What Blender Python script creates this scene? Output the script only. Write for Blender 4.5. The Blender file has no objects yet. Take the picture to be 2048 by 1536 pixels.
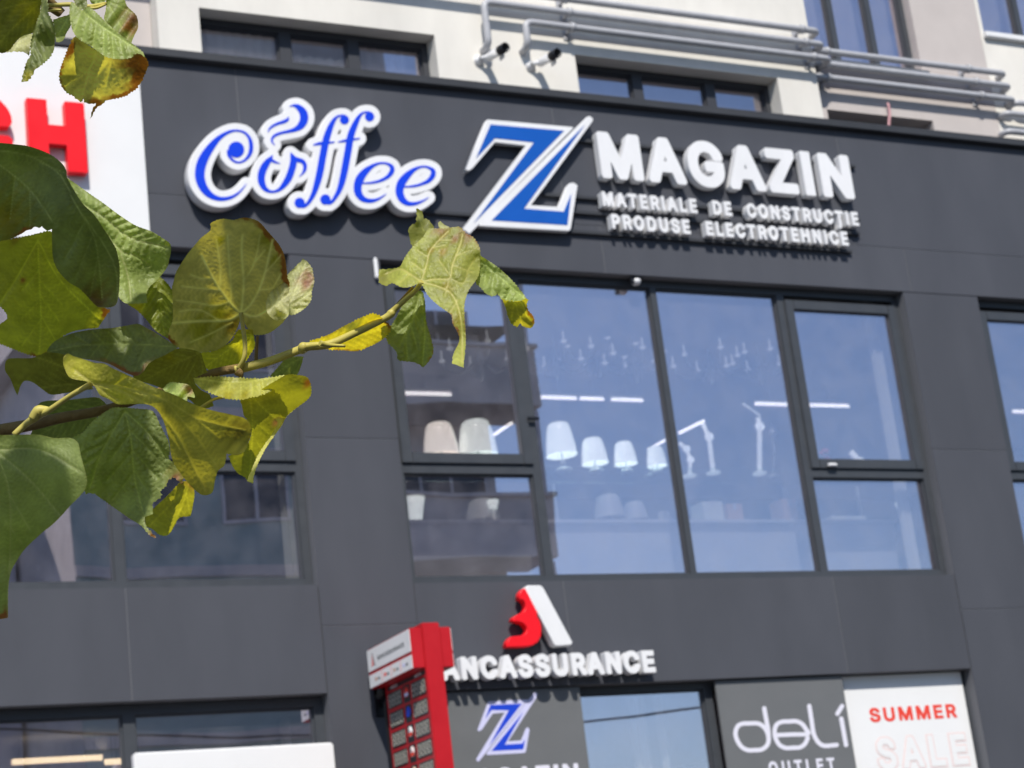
import bpy, bmesh, math, random
import numpy as np
from mathutils import Vector, Matrix
from mathutils.geometry import delaunay_2d_cdt

random.seed(7); RNG = np.random.default_rng(7)
SC = bpy.context.scene
COL = SC.collection

# ------------------------------------------------------------------ camera
F_PX, YAW, PITCH, ROLL = 4105.85, .49085, .29446, -.121183      # focal length in px of a 2048 px wide frame
EYE = Vector((-7.0, -13.5, 1.6))
FWD = Vector((math.sin(YAW)*math.cos(PITCH), math.cos(YAW)*math.cos(PITCH), math.sin(PITCH)))
_r = Vector((math.cos(YAW), -math.sin(YAW), 0)); _u = _r.cross(FWD)
RIGHT = _r*math.cos(ROLL) + _u*math.sin(ROLL); UP = _u*math.cos(ROLL) - _r*math.sin(ROLL)
cam_d = bpy.data.cameras.new('camera'); cam = bpy.data.objects.new('camera', cam_d); COL.objects.link(cam)
cam_d.sensor_width = 36; cam_d.lens = F_PX/2048*36
cam_d.clip_start = .05; cam_d.clip_end = 3000
m = Matrix((RIGHT, UP, -FWD)).transposed().to_4x4(); m.translation = EYE; cam.matrix_world = m
cam_d.dof.use_dof = True; cam_d.dof.focus_distance = 2.0; cam_d.dof.aperture_fstop = 20
SC.camera = cam

# ------------------------------------------------------------------ world and sun
SUN_DIR = Vector((.37, 1.0, -1.15)).normalized()
EL = math.asin(-SUN_DIR.z); AZ = math.atan2(-SUN_DIR.x, -SUN_DIR.y)
w = bpy.data.worlds.new('World'); SC.world = w; w.use_nodes = True
sky = w.node_tree.nodes.new('ShaderNodeTexSky'); sky.sky_type = 'NISHITA'; sky.sun_disc = False
sky.sun_elevation = EL; sky.sun_rotation = AZ; sky.ozone_density = 6; sky.dust_density = .8; sky.air_density = 1.0
w.node_tree.links.new(sky.outputs[0], w.node_tree.nodes['Background'].inputs[0])
w.node_tree.nodes['Background'].inputs[1].default_value = .12
sl = bpy.data.lights.new('sun', 'SUN'); sl.energy = 4.6; sl.angle = math.radians(.6); sl.color = (1, .955, .88)
so = bpy.data.objects.new('sun', sl); COL.objects.link(so)
so.rotation_euler = SUN_DIR.to_track_quat('-Z', 'Y').to_euler(); so.location = (-8, -30, 30)
SC.view_settings.view_transform = 'Standard'; SC.view_settings.look = 'None'
SC.view_settings.exposure = 0.0; SC.view_settings.gamma = 1

# ------------------------------------------------------------------ helpers
def ray(px, py): return FWD + RIGHT*((px-1024)/F_PX) - UP*((py-768)/F_PX)
def at(px, py, Y=0.0):                       # the point of the plane y = Y seen at that place of the photograph
    d = ray(px, py); return EYE + d*((Y-EYE.y)/d.y)
def near(px, py, dist): return EYE + ray(px, py)*dist

class MB:
    """collects shapes, then becomes one mesh object"""
    def __init__(s): s.v = []; s.f = []; s.smooth = []
    def add(s, vs, fs, sm=False):
        o = len(s.v); s.v += [tuple(v) for v in vs]; s.f += [tuple(i+o for i in f) for f in fs]; s.smooth += [sm]*len(fs); return s
    def box(s, x0, x1, y0, y1, z0, z1, b=0.0):
        if b <= 0:
            v = [(x, y, z) for x in (x0, x1) for y in (y0, y1) for z in (z0, z1)]
            return s.add(v, [(0,1,3,2),(4,6,7,5),(0,4,5,1),(2,3,7,6),(0,2,6,4),(1,5,7,3)])
        bm = bmesh.new(); bmesh.ops.create_cube(bm, size=1)
        for q in bm.verts: q.co = ((x0+x1)/2+q.co.x*(x1-x0), (y0+y1)/2+q.co.y*(y1-y0), (z0+z1)/2+q.co.z*(z1-z0))
        bmesh.ops.bevel(bm, geom=bm.edges[:], offset=b, segments=2, affect='EDGES')
        bm.verts.index_update(); s.add([q.co[:] for q in bm.verts], [[q.index for q in f.verts] for f in bm.faces]); bm.free(); return s
    def tube(s, pts, rad, n=12, cap=True):
        pts = [Vector(p) for p in pts]; rad = rad if hasattr(rad, '__len__') else [rad]*len(pts)
        vs = []; fs = []; t0 = None; nrm = None
        for i, p in enumerate(pts):
            t = (pts[min(i+1, len(pts)-1)]-pts[max(i-1, 0)]).normalized()
            if nrm is None:
                nrm = t.orthogonal().normalized()
            else:
                nrm = (nrm - t*nrm.dot(t)).normalized()
            bn = t.cross(nrm)
            for k in range(n):
                a = 2*math.pi*k/n; vs.append(p + (nrm*math.cos(a)+bn*math.sin(a))*rad[i])
        for i in range(len(pts)-1):
            for k in range(n):
                a = i*n+k; b = i*n+(k+1) % n; fs.append((a, b, b+n, a+n))
        s.add(vs, fs, True)
        if cap:
            o = len(s.v)-len(vs); s.f += [tuple(o+k for k in range(n))[::-1], tuple(o+(len(pts)-1)*n+k for k in range(n))]; s.smooth += [False]*2
        return s
    def lathe(s, prof, c=(0,0,0), n=24, ax=None):
        """prof: (radius, height) pairs about the vertical, or about ax"""
        c = Vector(c); ax = Vector(ax).normalized() if ax else Vector((0,0,1))
        e1 = ax.orthogonal().normalized(); e2 = ax.cross(e1); vs = []; fs = []
        for r, h in prof:
            for k in range(n):
                a = 2*math.pi*k/n; vs.append(c + ax*h + (e1*math.cos(a)+e2*math.sin(a))*max(r, 1e-4))
        for i in range(len(prof)-1):
            for k in range(n):
                a = i*n+k; b = i*n+(k+1) % n; fs.append((a, b, b+n, a+n))
        return s.add(vs, fs, True)
    def build(s, name, mt, parent=None, loc=None):
        me = bpy.data.meshes.new(name); me.from_pydata(s.v, [], s.f); me.update()
        me.polygons.foreach_set('use_smooth', s.smooth)
        return link(name, me, mt, parent)

def link(name, me, mt, parent=None):
    o = bpy.data.objects.new(name, me); COL.objects.link(o)
    if mt and not me.materials: me.materials.append(M[mt] if isinstance(mt, str) else mt)
    if parent:
        o.parent = parent
        o.matrix_parent_inverse = Matrix.Translation(-world_loc(parent))
    return o
def world_loc(o): return o.location.copy() if o.type == 'EMPTY' else Vector((0,0,0))
def tag(o, label=None, cat=None, group=None, kind=None):
    for k, v in (('label', label), ('category', cat), ('group', group), ('kind', kind)):
        if v: o[k] = v
    return o
def thing(name, label, cat, loc=(0,0,0), group=None):
    o = bpy.data.objects.new(name, None); COL.objects.link(o); o.location = loc; o.empty_display_size = .1
    return tag(o, label, cat, group)

# ------------------------------------------------------------------ materials
def mat(name, col, rough=.5, spec=.5, metal=0, noise=0.0, scale=6, bump=0.0, bscale=60, emit=None, estr=0, coat=0, streak=0, sheets=0):
    mt = bpy.data.materials.new(name); mt.use_nodes = True; N = mt.node_tree.nodes; Lk = mt.node_tree.links
    p = N['Principled BSDF']; p.inputs['Base Color'].default_value = (*col, 1); p.inputs['Roughness'].default_value = rough
    p.inputs['Specular IOR Level'].default_value = spec; p.inputs['Metallic'].default_value = metal; p.inputs['Coat Weight'].default_value = coat
    if emit: p.inputs['Emission Color'].default_value = (*emit, 1); p.inputs['Emission Strength'].default_value = estr
    tc = N.new('ShaderNodeTexCoord')
    if noise:
        mp = N.new('ShaderNodeMapping'); Lk.new(tc.outputs['Object'], mp.inputs[0])
        if streak: mp.inputs['Scale'].default_value = (1, 1, streak)
        nz = N.new('ShaderNodeTexNoise'); nz.inputs['Scale'].default_value = scale; nz.inputs['Detail'].default_value = 8; nz.inputs['Roughness'].default_value = .62
        Lk.new(mp.outputs[0], nz.inputs['Vector'])
        cr = N.new('ShaderNodeValToRGB'); cr.color_ramp.elements[0].position = .3; cr.color_ramp.elements[1].position = .72
        cr.color_ramp.elements[0].color = (*[c*(1-noise) for c in col], 1); cr.color_ramp.elements[1].color = (*[min(1, c*(1+noise*.6)) for c in col], 1)
        Lk.new(nz.outputs['Fac'], cr.inputs[0]); Lk.new(cr.outputs[0], p.inputs['Base Color'])
        mr = N.new('ShaderNodeMapRange'); mr.inputs['To Min'].default_value = max(0, rough-.1); mr.inputs['To Max'].default_value = min(1, rough+.12)
        Lk.new(nz.outputs['Fac'], mr.inputs[0]); Lk.new(mr.outputs[0], p.inputs['Roughness'])
    if sheets:
        g = N.new('ShaderNodeNewGeometry'); m1 = N.new('ShaderNodeMapRange'); m1.inputs[3].default_value = 1-sheets; m1.inputs[4].default_value = 1+sheets; Lk.new(g.outputs['Random Per Island'], m1.inputs[0])
        mm = N.new('ShaderNodeMix'); mm.data_type = 'RGBA'; mm.blend_type = 'MULTIPLY'; mm.inputs[0].default_value = 1; Lk.new(cr.outputs[0], mm.inputs[6]); Lk.new(m1.outputs[0], mm.inputs[7]); Lk.new(mm.outputs[2], p.inputs['Base Color'])
    if bump:
        bz = N.new('ShaderNodeTexNoise'); bz.inputs['Scale'].default_value = bscale; bz.inputs['Detail'].default_value = 5
        Lk.new(tc.outputs['Object'], bz.inputs['Vector'])
        b = N.new('ShaderNodeBump'); b.inputs['Strength'].default_value = bump; b.inputs['Distance'].default_value = .01
        Lk.new(bz.outputs['Fac'], b.inputs['Height']); Lk.new(b.outputs[0], p.inputs['Normal'])
    return mt

def glass_mat(name, tint_r, fac, tint_t=(.8,.85,.85)):
    mt = bpy.data.materials.new(name); mt.use_nodes = True; N = mt.node_tree.nodes; Lk = mt.node_tree.links; N.clear()
    out = N.new('ShaderNodeOutputMaterial'); mx = N.new('ShaderNodeMixShader'); g = N.new('ShaderNodeBsdfGlossy'); t = N.new('ShaderNodeBsdfTransparent')
    g.inputs['Roughness'].default_value = 0.0; g.inputs['Color'].default_value = (*tint_r, 1); t.inputs['Color'].default_value = (*tint_t, 1)
    # a faint unevenness of the pane bends what it mirrors
    tc = N.new('ShaderNodeTexCoord'); nz = N.new('ShaderNodeTexNoise'); nz.inputs['Scale'].default_value = 1.1; nz.inputs['Detail'].default_value = 1
    Lk.new(tc.outputs['Object'], nz.inputs['Vector']); b = N.new('ShaderNodeBump'); b.inputs['Strength'].default_value = .12; b.inputs['Distance'].default_value = .012
    Lk.new(nz.outputs['Fac'], b.inputs['Height']); Lk.new(b.outputs[0], g.inputs['Normal'])
    mx.inputs[0].default_value = fac; Lk.new(t.outputs[0], mx.inputs[1]); Lk.new(g.outputs[0], mx.inputs[2])
    # dust-like haze, mixed in to brighten what the panes show
    d = N.new('ShaderNodeBsdfDiffuse'); d.inputs['Color'].default_value = (.62,.60,.66,1); m2 = N.new('ShaderNodeMixShader')
    nz2 = N.new('ShaderNodeTexNoise'); nz2.inputs['Scale'].default_value = 5; nz2.inputs['Detail'].default_value = 6; Lk.new(tc.outputs['Object'], nz2.inputs['Vector'])
    mr = N.new('ShaderNodeMapRange'); mr.inputs[1].default_value = .35; mr.inputs[2].default_value = .85; mr.inputs[3].default_value = .012; mr.inputs[4].default_value = .07
    Lk.new(nz2.outputs['Fac'], mr.inputs[0]); Lk.new(mr.outputs[0], m2.inputs[0]); Lk.new(mx.outputs[0], m2.inputs[1]); Lk.new(d.outputs[0], m2.inputs[2])
    Lk.new(m2.outputs[0], out.inputs[0]); return mt

M = {}
M['clad'] = mat('grey_cladding', (.078,.082,.097), .5, .22, noise=.13, scale=1.6, streak=.3, sheets=.05)
M['clad_dark'] = mat('dark_cladding', (.05,.053,.06), .5, .25, noise=.12, scale=2)
M['joint'] = mat('joint_backing', (.15,.155,.17), .6, .3)  # paler than the sheets: light caught along the joint edges, put into colour
M['frame'] = mat('window_frame_grey', (.054,.060,.070), .45, .5, noise=.08, scale=9)
M['frame_up'] = mat('upper_frame', (.05,.052,.06), .45, .4)
M['render_white'] = mat('cream_render', (.78,.75,.69), .9, .2, noise=.10, scale=2.2, streak=.4, bump=.25, bscale=140)
M['render_pink'] = mat('pinkish_render', (.55,.50,.475), .9, .2, noise=.06, scale=3.0, bump=.25, bscale=140)
M['pipe'] = mat('grey_pipe_paint', (.44,.445,.47), .38, .5, noise=.10, scale=14)
M['white'] = mat('white_panel', (.82,.82,.82), .35, .5, noise=.03, scale=2)
M['glowing_white_plastic'] = mat('glowing_white_plastic', (.85,.87,.88), .3, .5, emit=(.9,.97,1), estr=.6)  # emission stands in for sunlight on the white plastic arms and bases
M['crystal'] = mat('lit_crystal', (.8,.82,.85), .2, .5, emit=(.9,.95,1), estr=.4)
M['film_white'] = mat('white_film', (.74,.73,.82), .4, .4)
M['acrylic'] = mat('white_acrylic', (.82,.82,.83), .32, .5, noise=.07, scale=3, streak=.4)
M['blue'] = mat('blue_vinyl', (.006,.055,.72), .4, .25, noise=.05, scale=5)
M['blue2'] = mat('blue_vinyl_cobalt', (.008,.10,.46), .4, .25, noise=.05, scale=5)
M['blue3'] = mat('blue_film', (.012,.06,.62), .4, .4, noise=.05, scale=9)
M['lilac'] = mat('pale_film', (.62,.62,.86), .4, .4)
M['red'] = mat('red_acrylic', (.90,.010,.02), .4, .3, noise=.06, scale=5)
M['redpaint'] = mat('red_paint', (.50,.012,.020), .4, .35, noise=.08, scale=6)
M['redfilm'] = mat('red_film', (.80,.06,.035), .45, .4)
M['pinkfilm'] = mat('pink_film', (.80,.66,.64), .45, .4)
M['greyfilm'] = mat('grey_film', (.150,.155,.16), .42, .4, noise=.05, scale=4)
M['black'] = mat('black_plastic', (.012,.012,.014), .35, .5)
M['led'] = mat('digit_segments', (.62,.60,.52), .5, .4)
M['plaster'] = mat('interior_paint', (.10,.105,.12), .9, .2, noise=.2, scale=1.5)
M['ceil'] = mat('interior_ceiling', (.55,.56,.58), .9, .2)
M['floor_in'] = mat('interior_floor', (.30,.28,.26), .5, .4, noise=.1, scale=3)
M['shelf'] = mat('shelf_white', (.55,.58,.62), .4, .4)
M['shade'] = mat('lamp_shade_white', (.80,.86,.82), .16, .5, coat=.6, emit=(.90,1,.96), estr=1.1)
M['shade_beige'] = mat('lamp_shade_beige', (.80,.74,.66), .16, .5, coat=.6, emit=(1,.94,.85), estr=1.3)
M['shade_grey'] = mat('lamp_shade_grey', (.50,.51,.52), .4, .4)
M['chrome'] = mat('pale_metal', (.72,.75,.78), .2, .6, metal=.6)
M['cardboard'] = mat('cardboard', (.55,.36,.27), .85, .2, noise=.08, scale=12)
M['carton'] = mat('white_carton', (.72,.78,.72), .7, .3, noise=.06, scale=8)
M['glow'] = mat('led_tube', (.9,.9,.9), .4, .3, emit=(1,.98,.95), estr=2.2)
M['glow_warm'] = mat('warm_led_tube', (.9,.8,.6), .4, .3, emit=(1,.80,.48), estr=3.2)
M['curtain'] = mat('white_curtain', (.78,.80,.76), .8, .2, noise=.05, scale=8)
M['lace'] = mat('grey_curtain', (.62,.62,.64), .9, .2, noise=.3, scale=10)
M['cable'] = mat('pink_cable', (.55,.30,.32), .6, .3)
M['block'] = mat('opposite_concrete', (.64,.61,.59), .9, .2, noise=.2, scale=1.2)
M['block_light'] = mat('opposite_render', (.55,.55,.60), .9, .2, noise=.12, scale=.8)
M['block_win'] = mat('opposite_pane', (.03,.035,.045), .1, .5)
M['block_green'] = mat('opposite_green', (.36,.47,.46), .9, .2, noise=.15, scale=1)
M['bwhite'] = mat('opposite_frames', (.55,.55,.58), .6, .3)
M['asphalt'] = mat('asphalt', (.05,.05,.052), .9, .3, noise=.35, scale=20, bump=.5, bscale=300)
M['paving'] = mat('concrete_paving', (.16,.155,.15), .9, .3, noise=.2, scale=5, bump=.3, bscale=90)
M['kerb'] = mat('kerb_stone', (.33,.32,.31), .9, .3, noise=.2, scale=12)
M['paint_line'] = mat('road_paint', (.75,.75,.72), .7, .3, noise=.15, scale=10)
M['glass_shelf'] = glass_mat('glass_shelf', (.8,.9,.9), .12, (.96,1,.98))
M['glass'] = glass_mat('coated_glass', (1.0,.91,.98), .47, (1,1,1))
M['glass_up'] = glass_mat('upper_glass', (1.0,.92,.97), .36, (1,1,1))
M['glass_low'] = glass_mat('shop_glass', (1.0,.92,.98), .5, (1,1,1))

# ------------------------------------------------------------------ ground
def slab(name, x0, x1, y0, y1, z0, z1, mt, label=None, b=0):
    o = MB().box(x0, x1, y0, y1, z0, z1, b).build(name, mt); o['kind'] = 'structure'; return o
slab('ground', -700, 700, -700, 700, -.5, -.16, M['asphalt'])
slab('pavement', -90, 90, -6.0, 12, -.155, 0, M['paving'])
slab('road', -90, 90, -15.4, -6.2, -.155, -.13, M['asphalt'])
for y in (-6.19, -15.55): slab('kerb', -90, 90, y, y+.18, -.154, .008, M['kerb'], b=.02)
slab('footpath', -90, 90, -24, -15.56, -.155, 0, M['paving'])
ln = MB()
for k in range(-14, 14): ln.box(k*6, k*6+3, -10.86, -10.74, -.129, -.126)
o = ln.build('road_marking', M['paint_line']); o['kind'] = 'structure'

# ------------------------------------------------------------------ the building
B = thing('commercial_building', 'grey clad commercial building with cream upper storey and large glazed shop floors', 'building')
def panels(name, cells, Y0=0.0, th=.03, gap=.006, mt='clad', back=None):
    """a cladding member: a pale carrier behind sheet panels with open joints"""
    q = MB()
    for x0, x1, z0, z1 in cells: q.box(x0+gap/2, x1-gap/2, Y0, Y0+.0034, z0+gap/2, z1-gap/2, .0012)
    o = q.build(name, M[mt], B)
    X0 = min(c[0] for c in cells); X1 = max(c[1] for c in cells); Z0 = min(c[2] for c in cells); Z1 = max(c[3] for c in cells)
    bk = MB().box(X0+.004, X1-.004, Y0+.0035, Y0+.30, Z0+.004, Z1-.004).build('carrier', M['joint'], o); bk.parent = o
    return o
ZF0, ZF1 = 7.22, 8.74
fx = [-7.2,-4.9,-2.62,-1.85,.9,3.77,6.6,9.4]
panels('fascia', [(fx[i], fx[i+1], 7.635, ZF1) for i in range(7)] + [(a, b, ZF0, 7.635) for a, b in ((-7.2,-4.9),(-4.9,-1.9),(-1.9,1.2),(1.2,4.3),(4.3,7.2),(7.2,9.4))])
MB().box(-7.2, 9.4, -.065, .33, ZF1+.003, ZF1+.07, .004).build('parapet_cap', M['clad_dark'], B)
for x0, x1, cuts in ((-1.55,-.80,(2.2,4.37,5.775,ZF0)), (4.20,5.03,(2.2,4.37,5.775,ZF0)), (-5.3,-4.45,(2.2,4.37,5.775,ZF0)), (8.2,9.4,(2.2,4.37,5.775,ZF0))):
    panels('column', [(x0, x1, cuts[i], cuts[i+1]) for i in range(3)])
    MB().box(x0+.01, x1-.01, .02, .3, 0, 2.19).build('column_base', M['clad_dark'], B)
panels('spandrel', [(-4.45,-2.965,3.885,4.675), (-2.965,-1.55,3.885,4.675)], Y0=.004)
panels('spandrel', [(-.8,.45,3.87,4.675), (.45,2.95,3.87,4.675), (2.95,4.20,3.87,4.675)], Y0=.004)
panels('spandrel', [(5.03,6.6,3.87,4.675), (6.6,8.2,3.87,4.675)], Y0=.004)
# floors, rooms
MB().box(-7.2, 9.4, .31, 7.0, 3.95, 4.18).box(-7.2, 9.4, .31, 7.0, -.05, .05).build('floor_slab', M['floor_in'], B)
MB().box(-7.2, 9.4, .32, 7.0, 7.24, 7.34).box(-7.2, 9.4, .32, 7.0, 3.86, 3.94).build('ceiling', M['ceil'], B)
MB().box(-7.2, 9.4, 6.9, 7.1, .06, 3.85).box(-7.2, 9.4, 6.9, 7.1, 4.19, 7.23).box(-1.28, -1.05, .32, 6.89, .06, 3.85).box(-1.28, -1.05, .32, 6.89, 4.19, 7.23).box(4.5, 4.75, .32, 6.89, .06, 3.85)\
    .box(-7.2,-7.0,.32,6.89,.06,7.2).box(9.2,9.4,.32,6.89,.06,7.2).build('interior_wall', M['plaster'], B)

def window(x0, x1, z0, z1, Y, mulls, sashes=(), transoms=(), fw=.06, depth=.09, fm='frame', gm='glass', name='window', parent=None):
    """mulls: (x, width); transoms: (x0, x1, z); sashes: (x0, x1, z0, z1) opening lights set proud of the frame"""
    fr = MB()
    fr.box(x0, x0+fw, Y, Y+depth, z0, z1).box(x1-fw, x1, Y, Y+depth, z0, z1)
    xs = [x0+fw] + sum([[mx-mw/2, mx+mw/2] for mx, mw in mulls], []) + [x1-fw]
    for i in range(0, len(xs), 2):
        fr.box(xs[i], xs[i+1], Y, Y+depth, z0, z0+fw).box(xs[i], xs[i+1], Y, Y+depth, z1-fw, z1)
    for mx, mw in mulls: fr.box(mx-mw/2, mx+mw/2, Y, Y+depth, z0, z1)
    for tx0, tx1, tz in transoms: fr.box(tx0, tx1, Y, Y+depth, tz-.035, tz+.035)
    o = fr.build(name, M[fm], parent or B)
    for i in range(0, len(xs), 2):
        cuts = [z0+fw]
        for tx0, tx1, tz in transoms:
            if tx0 < xs[i]+.01 and tx1 > xs[i+1]-.01: cuts += [tz-.035, tz+.035]
        cuts.append(z1-fw)
        for k in range(0, len(cuts), 2):
            if any(s[0] < (xs[i]+xs[i+1])/2 < s[1] and s[2] < (cuts[k]+cuts[k+1])/2 < s[3] for s in sashes): continue
            MB().box(xs[i]-.006, xs[i+1]+.006, Y+.04, Y+.048, cuts[k]-.006, cuts[k+1]+.006).build('pane', M[gm], o)
            g = MB()   # glazing bead
            a, b, c, d = xs[i], xs[i+1], cuts[k], cuts[k+1]
            g.box(a, a+.014, Y+.02, Y+.037, c, d).box(b-.014, b, Y+.02, Y+.037, c, d).box(a+.014, b-.014, Y+.02, Y+.037, c, c+.014).box(a+.014, b-.014, Y+.02, Y+.037, d-.014, d)
            g.build('bead', M[fm], o)
    for sx0, sx1, sz0, sz1 in sashes:
        s = MB(); t = .085
        s.box(sx0, sx0+t, Y-.022, Y+.05, sz0, sz1, .006).box(sx1-t, sx1, Y-.022, Y+.05, sz0, sz1, .006).box(sx0+t, sx1-t, Y-.021, Y+.05, sz0, sz0+t, .006).box(sx0+t, sx1-t, Y-.021, Y+.05, sz1-t, sz1, .006)
        so_ = s.build('sash', M[fm], o)
        MB().box(sx0+t-.006, sx1-t+.006, Y+.012, Y+.020, sz0+t-.006, sz1-t+.006).build('sash_pane', M[gm], o)
    return o
YW = .10
w1 = window(-.8, 4.2, 4.675, 7.22, YW, ((.395,.075),(1.688,.055),(2.95,.075)), ((-.75,.365,5.615,7.115),(2.98,4.15,5.615,7.115)), ((-.74,.3575,5.577),(2.9875,4.14,5.577)))
w2 = window(-4.45, -1.55, 4.675, 7.22, YW, ((-2.965,.075),), ((-2.935,-1.60,5.615,7.115),(-4.40,-2.995,5.615,7.115)), ((-2.9275,-1.61,5.577),(-4.39,-3.0025,5.577)))
w3 = window(5.03, 8.2, 4.675, 7.22, YW, ((6.6,.06),), ((5.08,6.575,5.615,7.115),), ((5.09,6.57,5.577),))
window(-4.45, -1.55, .1, 3.885, YW+.02, ((-2.965,.085),), gm='glass_low', fw=.07, name='shop_window')
window(-.8, 4.2, .1, 3.87, YW+.02, ((.5,.06),(1.672,.07),(2.935,.06)), gm='glass_low', fw=.05, name='shop_window')
window(5.03, 8.2, .1, 3.87, YW+.02, ((6.6,.085),), gm='glass_low', fw=.07, name='shop_window')
for px, py in ((1662,931),):
    p = at(px, py, .08); MB().box(p.x-.045, p.x+.045, .045, .075, p.z-.014, p.z+.014, .008).build('window_handle', M['acrylic'], w1)
p = at(1065, 838, .08); MB().box(p.x-.05, p.x+.05, .055, .077, p.z-.012, p.z+.012, .004).build('window_hinge', M['black'], w1)

# upper storey walls around their openings
YA, YB = .15, .30
def wall(name, x0, x1, z0, z1, Y, th, holes, mt):
    q = MB(); hs = sorted(holes); xc = x0
    for a, b, c, d in hs:
        if a > xc: q.box(xc, a, Y, Y+th, z0, z1)
        if c > z0: q.box(a, b, Y, Y+th, z0, c)
        if d < z1: q.box(a, b, Y, Y+th, d, z1)
        xc = b
    if xc < x1: q.box(xc, x1, Y, Y+th, z0, z1)
    return q.build(name, M[mt], B)
ZT = 11.6
wall('upper_wall', -2.39, 3.79, 8.60, ZT, YA, .34, ((-2.05,-.03,8.60,9.31),(1.28,3.35,8.60,9.28)), 'render_white')
wall('upper_wall', -7.2, -2.395, 8.60, ZT, YB, .2, ((-5.6,-3.6,8.60,9.5),), 'render_pink')
wall('upper_wall', 3.795, 5.97, 8.60, 9.4, YB, .3, ((3.96,5.17,8.60,9.10),), 'render_pink')
wall('upper_wall', 3.795, 5.97, 9.4, ZT, YB, .3, ((3.90,5.16,9.60,11.3),), 'render_pink')
wall('upper_wall', 5.975, 9.4, 8.60, ZT, YB+.003, .3, ((6.02,8.3,10.12,11.5),), 'render_white')
uw = window(-2.05, -.03, 8.45, 9.31, YA+.16, ((-1.29,.10),(-.70,.10)), fm='frame_up', gm='glass_up', fw=.055, name='upper_window')
window(1.28, 3.35, 8.45, 9.28, YA+.16, ((1.97,.10),(2.72,.10)), fm='frame_up', gm='glass_up', fw=.05, name='upper_window')
window(3.96, 5.17, 8.45, 9.10, YB+.18, ((4.55,.08),), fm='frame_up', gm='glass_up', fw=.05, name='upper_window')
window(3.90, 5.16, 9.60, 11.3, YB+.10, ((4.28,.06),(4.73,.06)), fm='frame', gm='glass', fw=.05, name='upper_window')
window(6.02, 8.3, 10.12, 11.5, YB+.06, ((6.55,.06),(7.3,.06)), fm='frame', gm='glass', fw=.05, name='upper_window')
window(-5.6, -3.6, 8.45, 9.5, YB+.1, ((-4.6,.08),), fm='frame_up', gm='glass_up', fw=.05, name='upper_window')
MB().box(3.92, 5.2, YB-.06, YB+.09, 9.545, 9.598, .006).build('window_sill', M['white'], B)
MB().box(6.0, 8.34, YB-.05, YB+.06, 10.06, 10.118, .006).build('window_sill', M['white'], B)
MB().box(-7.2, 9.4, .66, 4.2, 8.46, ZT-.1).build('upper_interior', M['ceil'], B)
MB().box(-7.2, 9.4, .2, 7.1, ZT+.01, ZT+.3).build('roof', M['clad_dark'], B)
# net curtains in the upper windows
def drape(name, x0, x1, z0, z1, Y, mt, folds=9, amp=.02, sw=None, parent=None):
    n = folds*8; vs = []; fs = []
    for i in range(n+1):
        u = i/n; x = x0+(x1-x0)*u; y = Y+amp*math.sin(u*folds*2*math.pi)+amp*.4*math.sin(u*folds*5.1)
        zb = z0 if not sw else z0+sw*math.sin(u*math.pi)**2
        for k in range(5): vs.append((x, y*1.0, zb+(z1-zb)*k/4))
    for i in range(n):
        for k in range(4): a = i*5+k; fs.append((a, a+5, a+6, a+1))
    o = MB().add(vs, fs, True).build(name, M[mt], parent); return o
tag(drape('net_curtain', -1.98, -1.36, 8.5, 9.26, YA+.25, 'curtain', 7, .015, .35), 'pale swagged net curtain behind the first light of the upper left window', 'curtain', None)
tag(drape('net_curtain', -.62, -.2, 8.5, 9.26, YA+.25, 'lace', 5, .015), 'grey net curtain behind the third light of the upper left window', 'curtain', None)
tag(drape('net_curtain', -1.22, -.75, 8.5, 9.12, YA+.25, 'curtain', 5, .02), 'white half curtain low behind the middle light of the upper left window', 'curtain', None)

# ------------------------------------------------------------------ grey pipes on the upper wall
def arc(a, c, b, n=6):               # rounded corner at c between a and b
    return [a*(1-t)**2 + c*2*t*(1-t) + b*t*t for t in [i/n for i in range(n+1)]]
def roundpath(pts, r):
    pts = [Vector(p) for p in pts]; out = [pts[0]]
    for i in range(1, len(pts)-1):
        c = pts[i]; a = c+(pts[i-1]-c).normalized()*r; b = c+(pts[i+1]-c).normalized()*r; out += arc(a, c, b)
    return out+[pts[-1]]
PR = .031
def pipe(pts, label, brackets, Yw):
    o = thing('wall_pipe', label, 'pipe', pts[0], 'grey pipes fixed along the upper wall')
    MB().tube(roundpath(pts, .07), PR, 14).build('tube', M['pipe'], o)
    for x in brackets:
        z = max(p[2] for p in pts); y = pts[1][1]
        c = MB().lathe([(PR+.004,-.022),(PR+.011,-.02),(PR+.011,.02),(PR+.004,.022)], (x, y, z), 14, (1,0,0)).build('clamp', M['pipe'], o)
        MB().box(x-.012, x+.012, y+PR, Yw-.001, z-.014, z+.012).box(x-.03, x+.03, Yw-.012, Yw-.002, z-.06, z+.05).build('bracket', M['pipe'], o)
    return o
y1 = .03
pipe([(-6.5,y1,9.735),(3.80,y1,9.735),(3.80,YB+.02,9.735)], 'topmost grey pipe on the cream wall, running off the top', (1.19,3.62), YA)
a = at(968,80,y1)
pipe([(.40,YA+.05,a.z-.04),(.40,y1,a.z-.04),(.40,y1,9.605),(3.83,y1,9.605),(3.83,YB+.02,9.605)], 'middle grey pipe of the cream wall, elbow above the left security camera', (1.21,3.64), YA)
pipe([(.77,YA+.05,9.24),(.77,y1,9.24),(.77,y1,9.465),(3.88,y1,9.465),(3.88,YB+.02,9.465)], 'lowest grey pipe of the cream wall, elbow above the right security camera', (1.22,3.70), YA)
y2 = .185
pipe([(3.84,YB+.02,9.63),(3.84,y2,9.63),(6.07,y2,9.63),(6.07,YB+.05,9.63)], 'topmost grey pipe across the pinkish wall under the large window', (3.98,5.62), YB)
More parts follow.
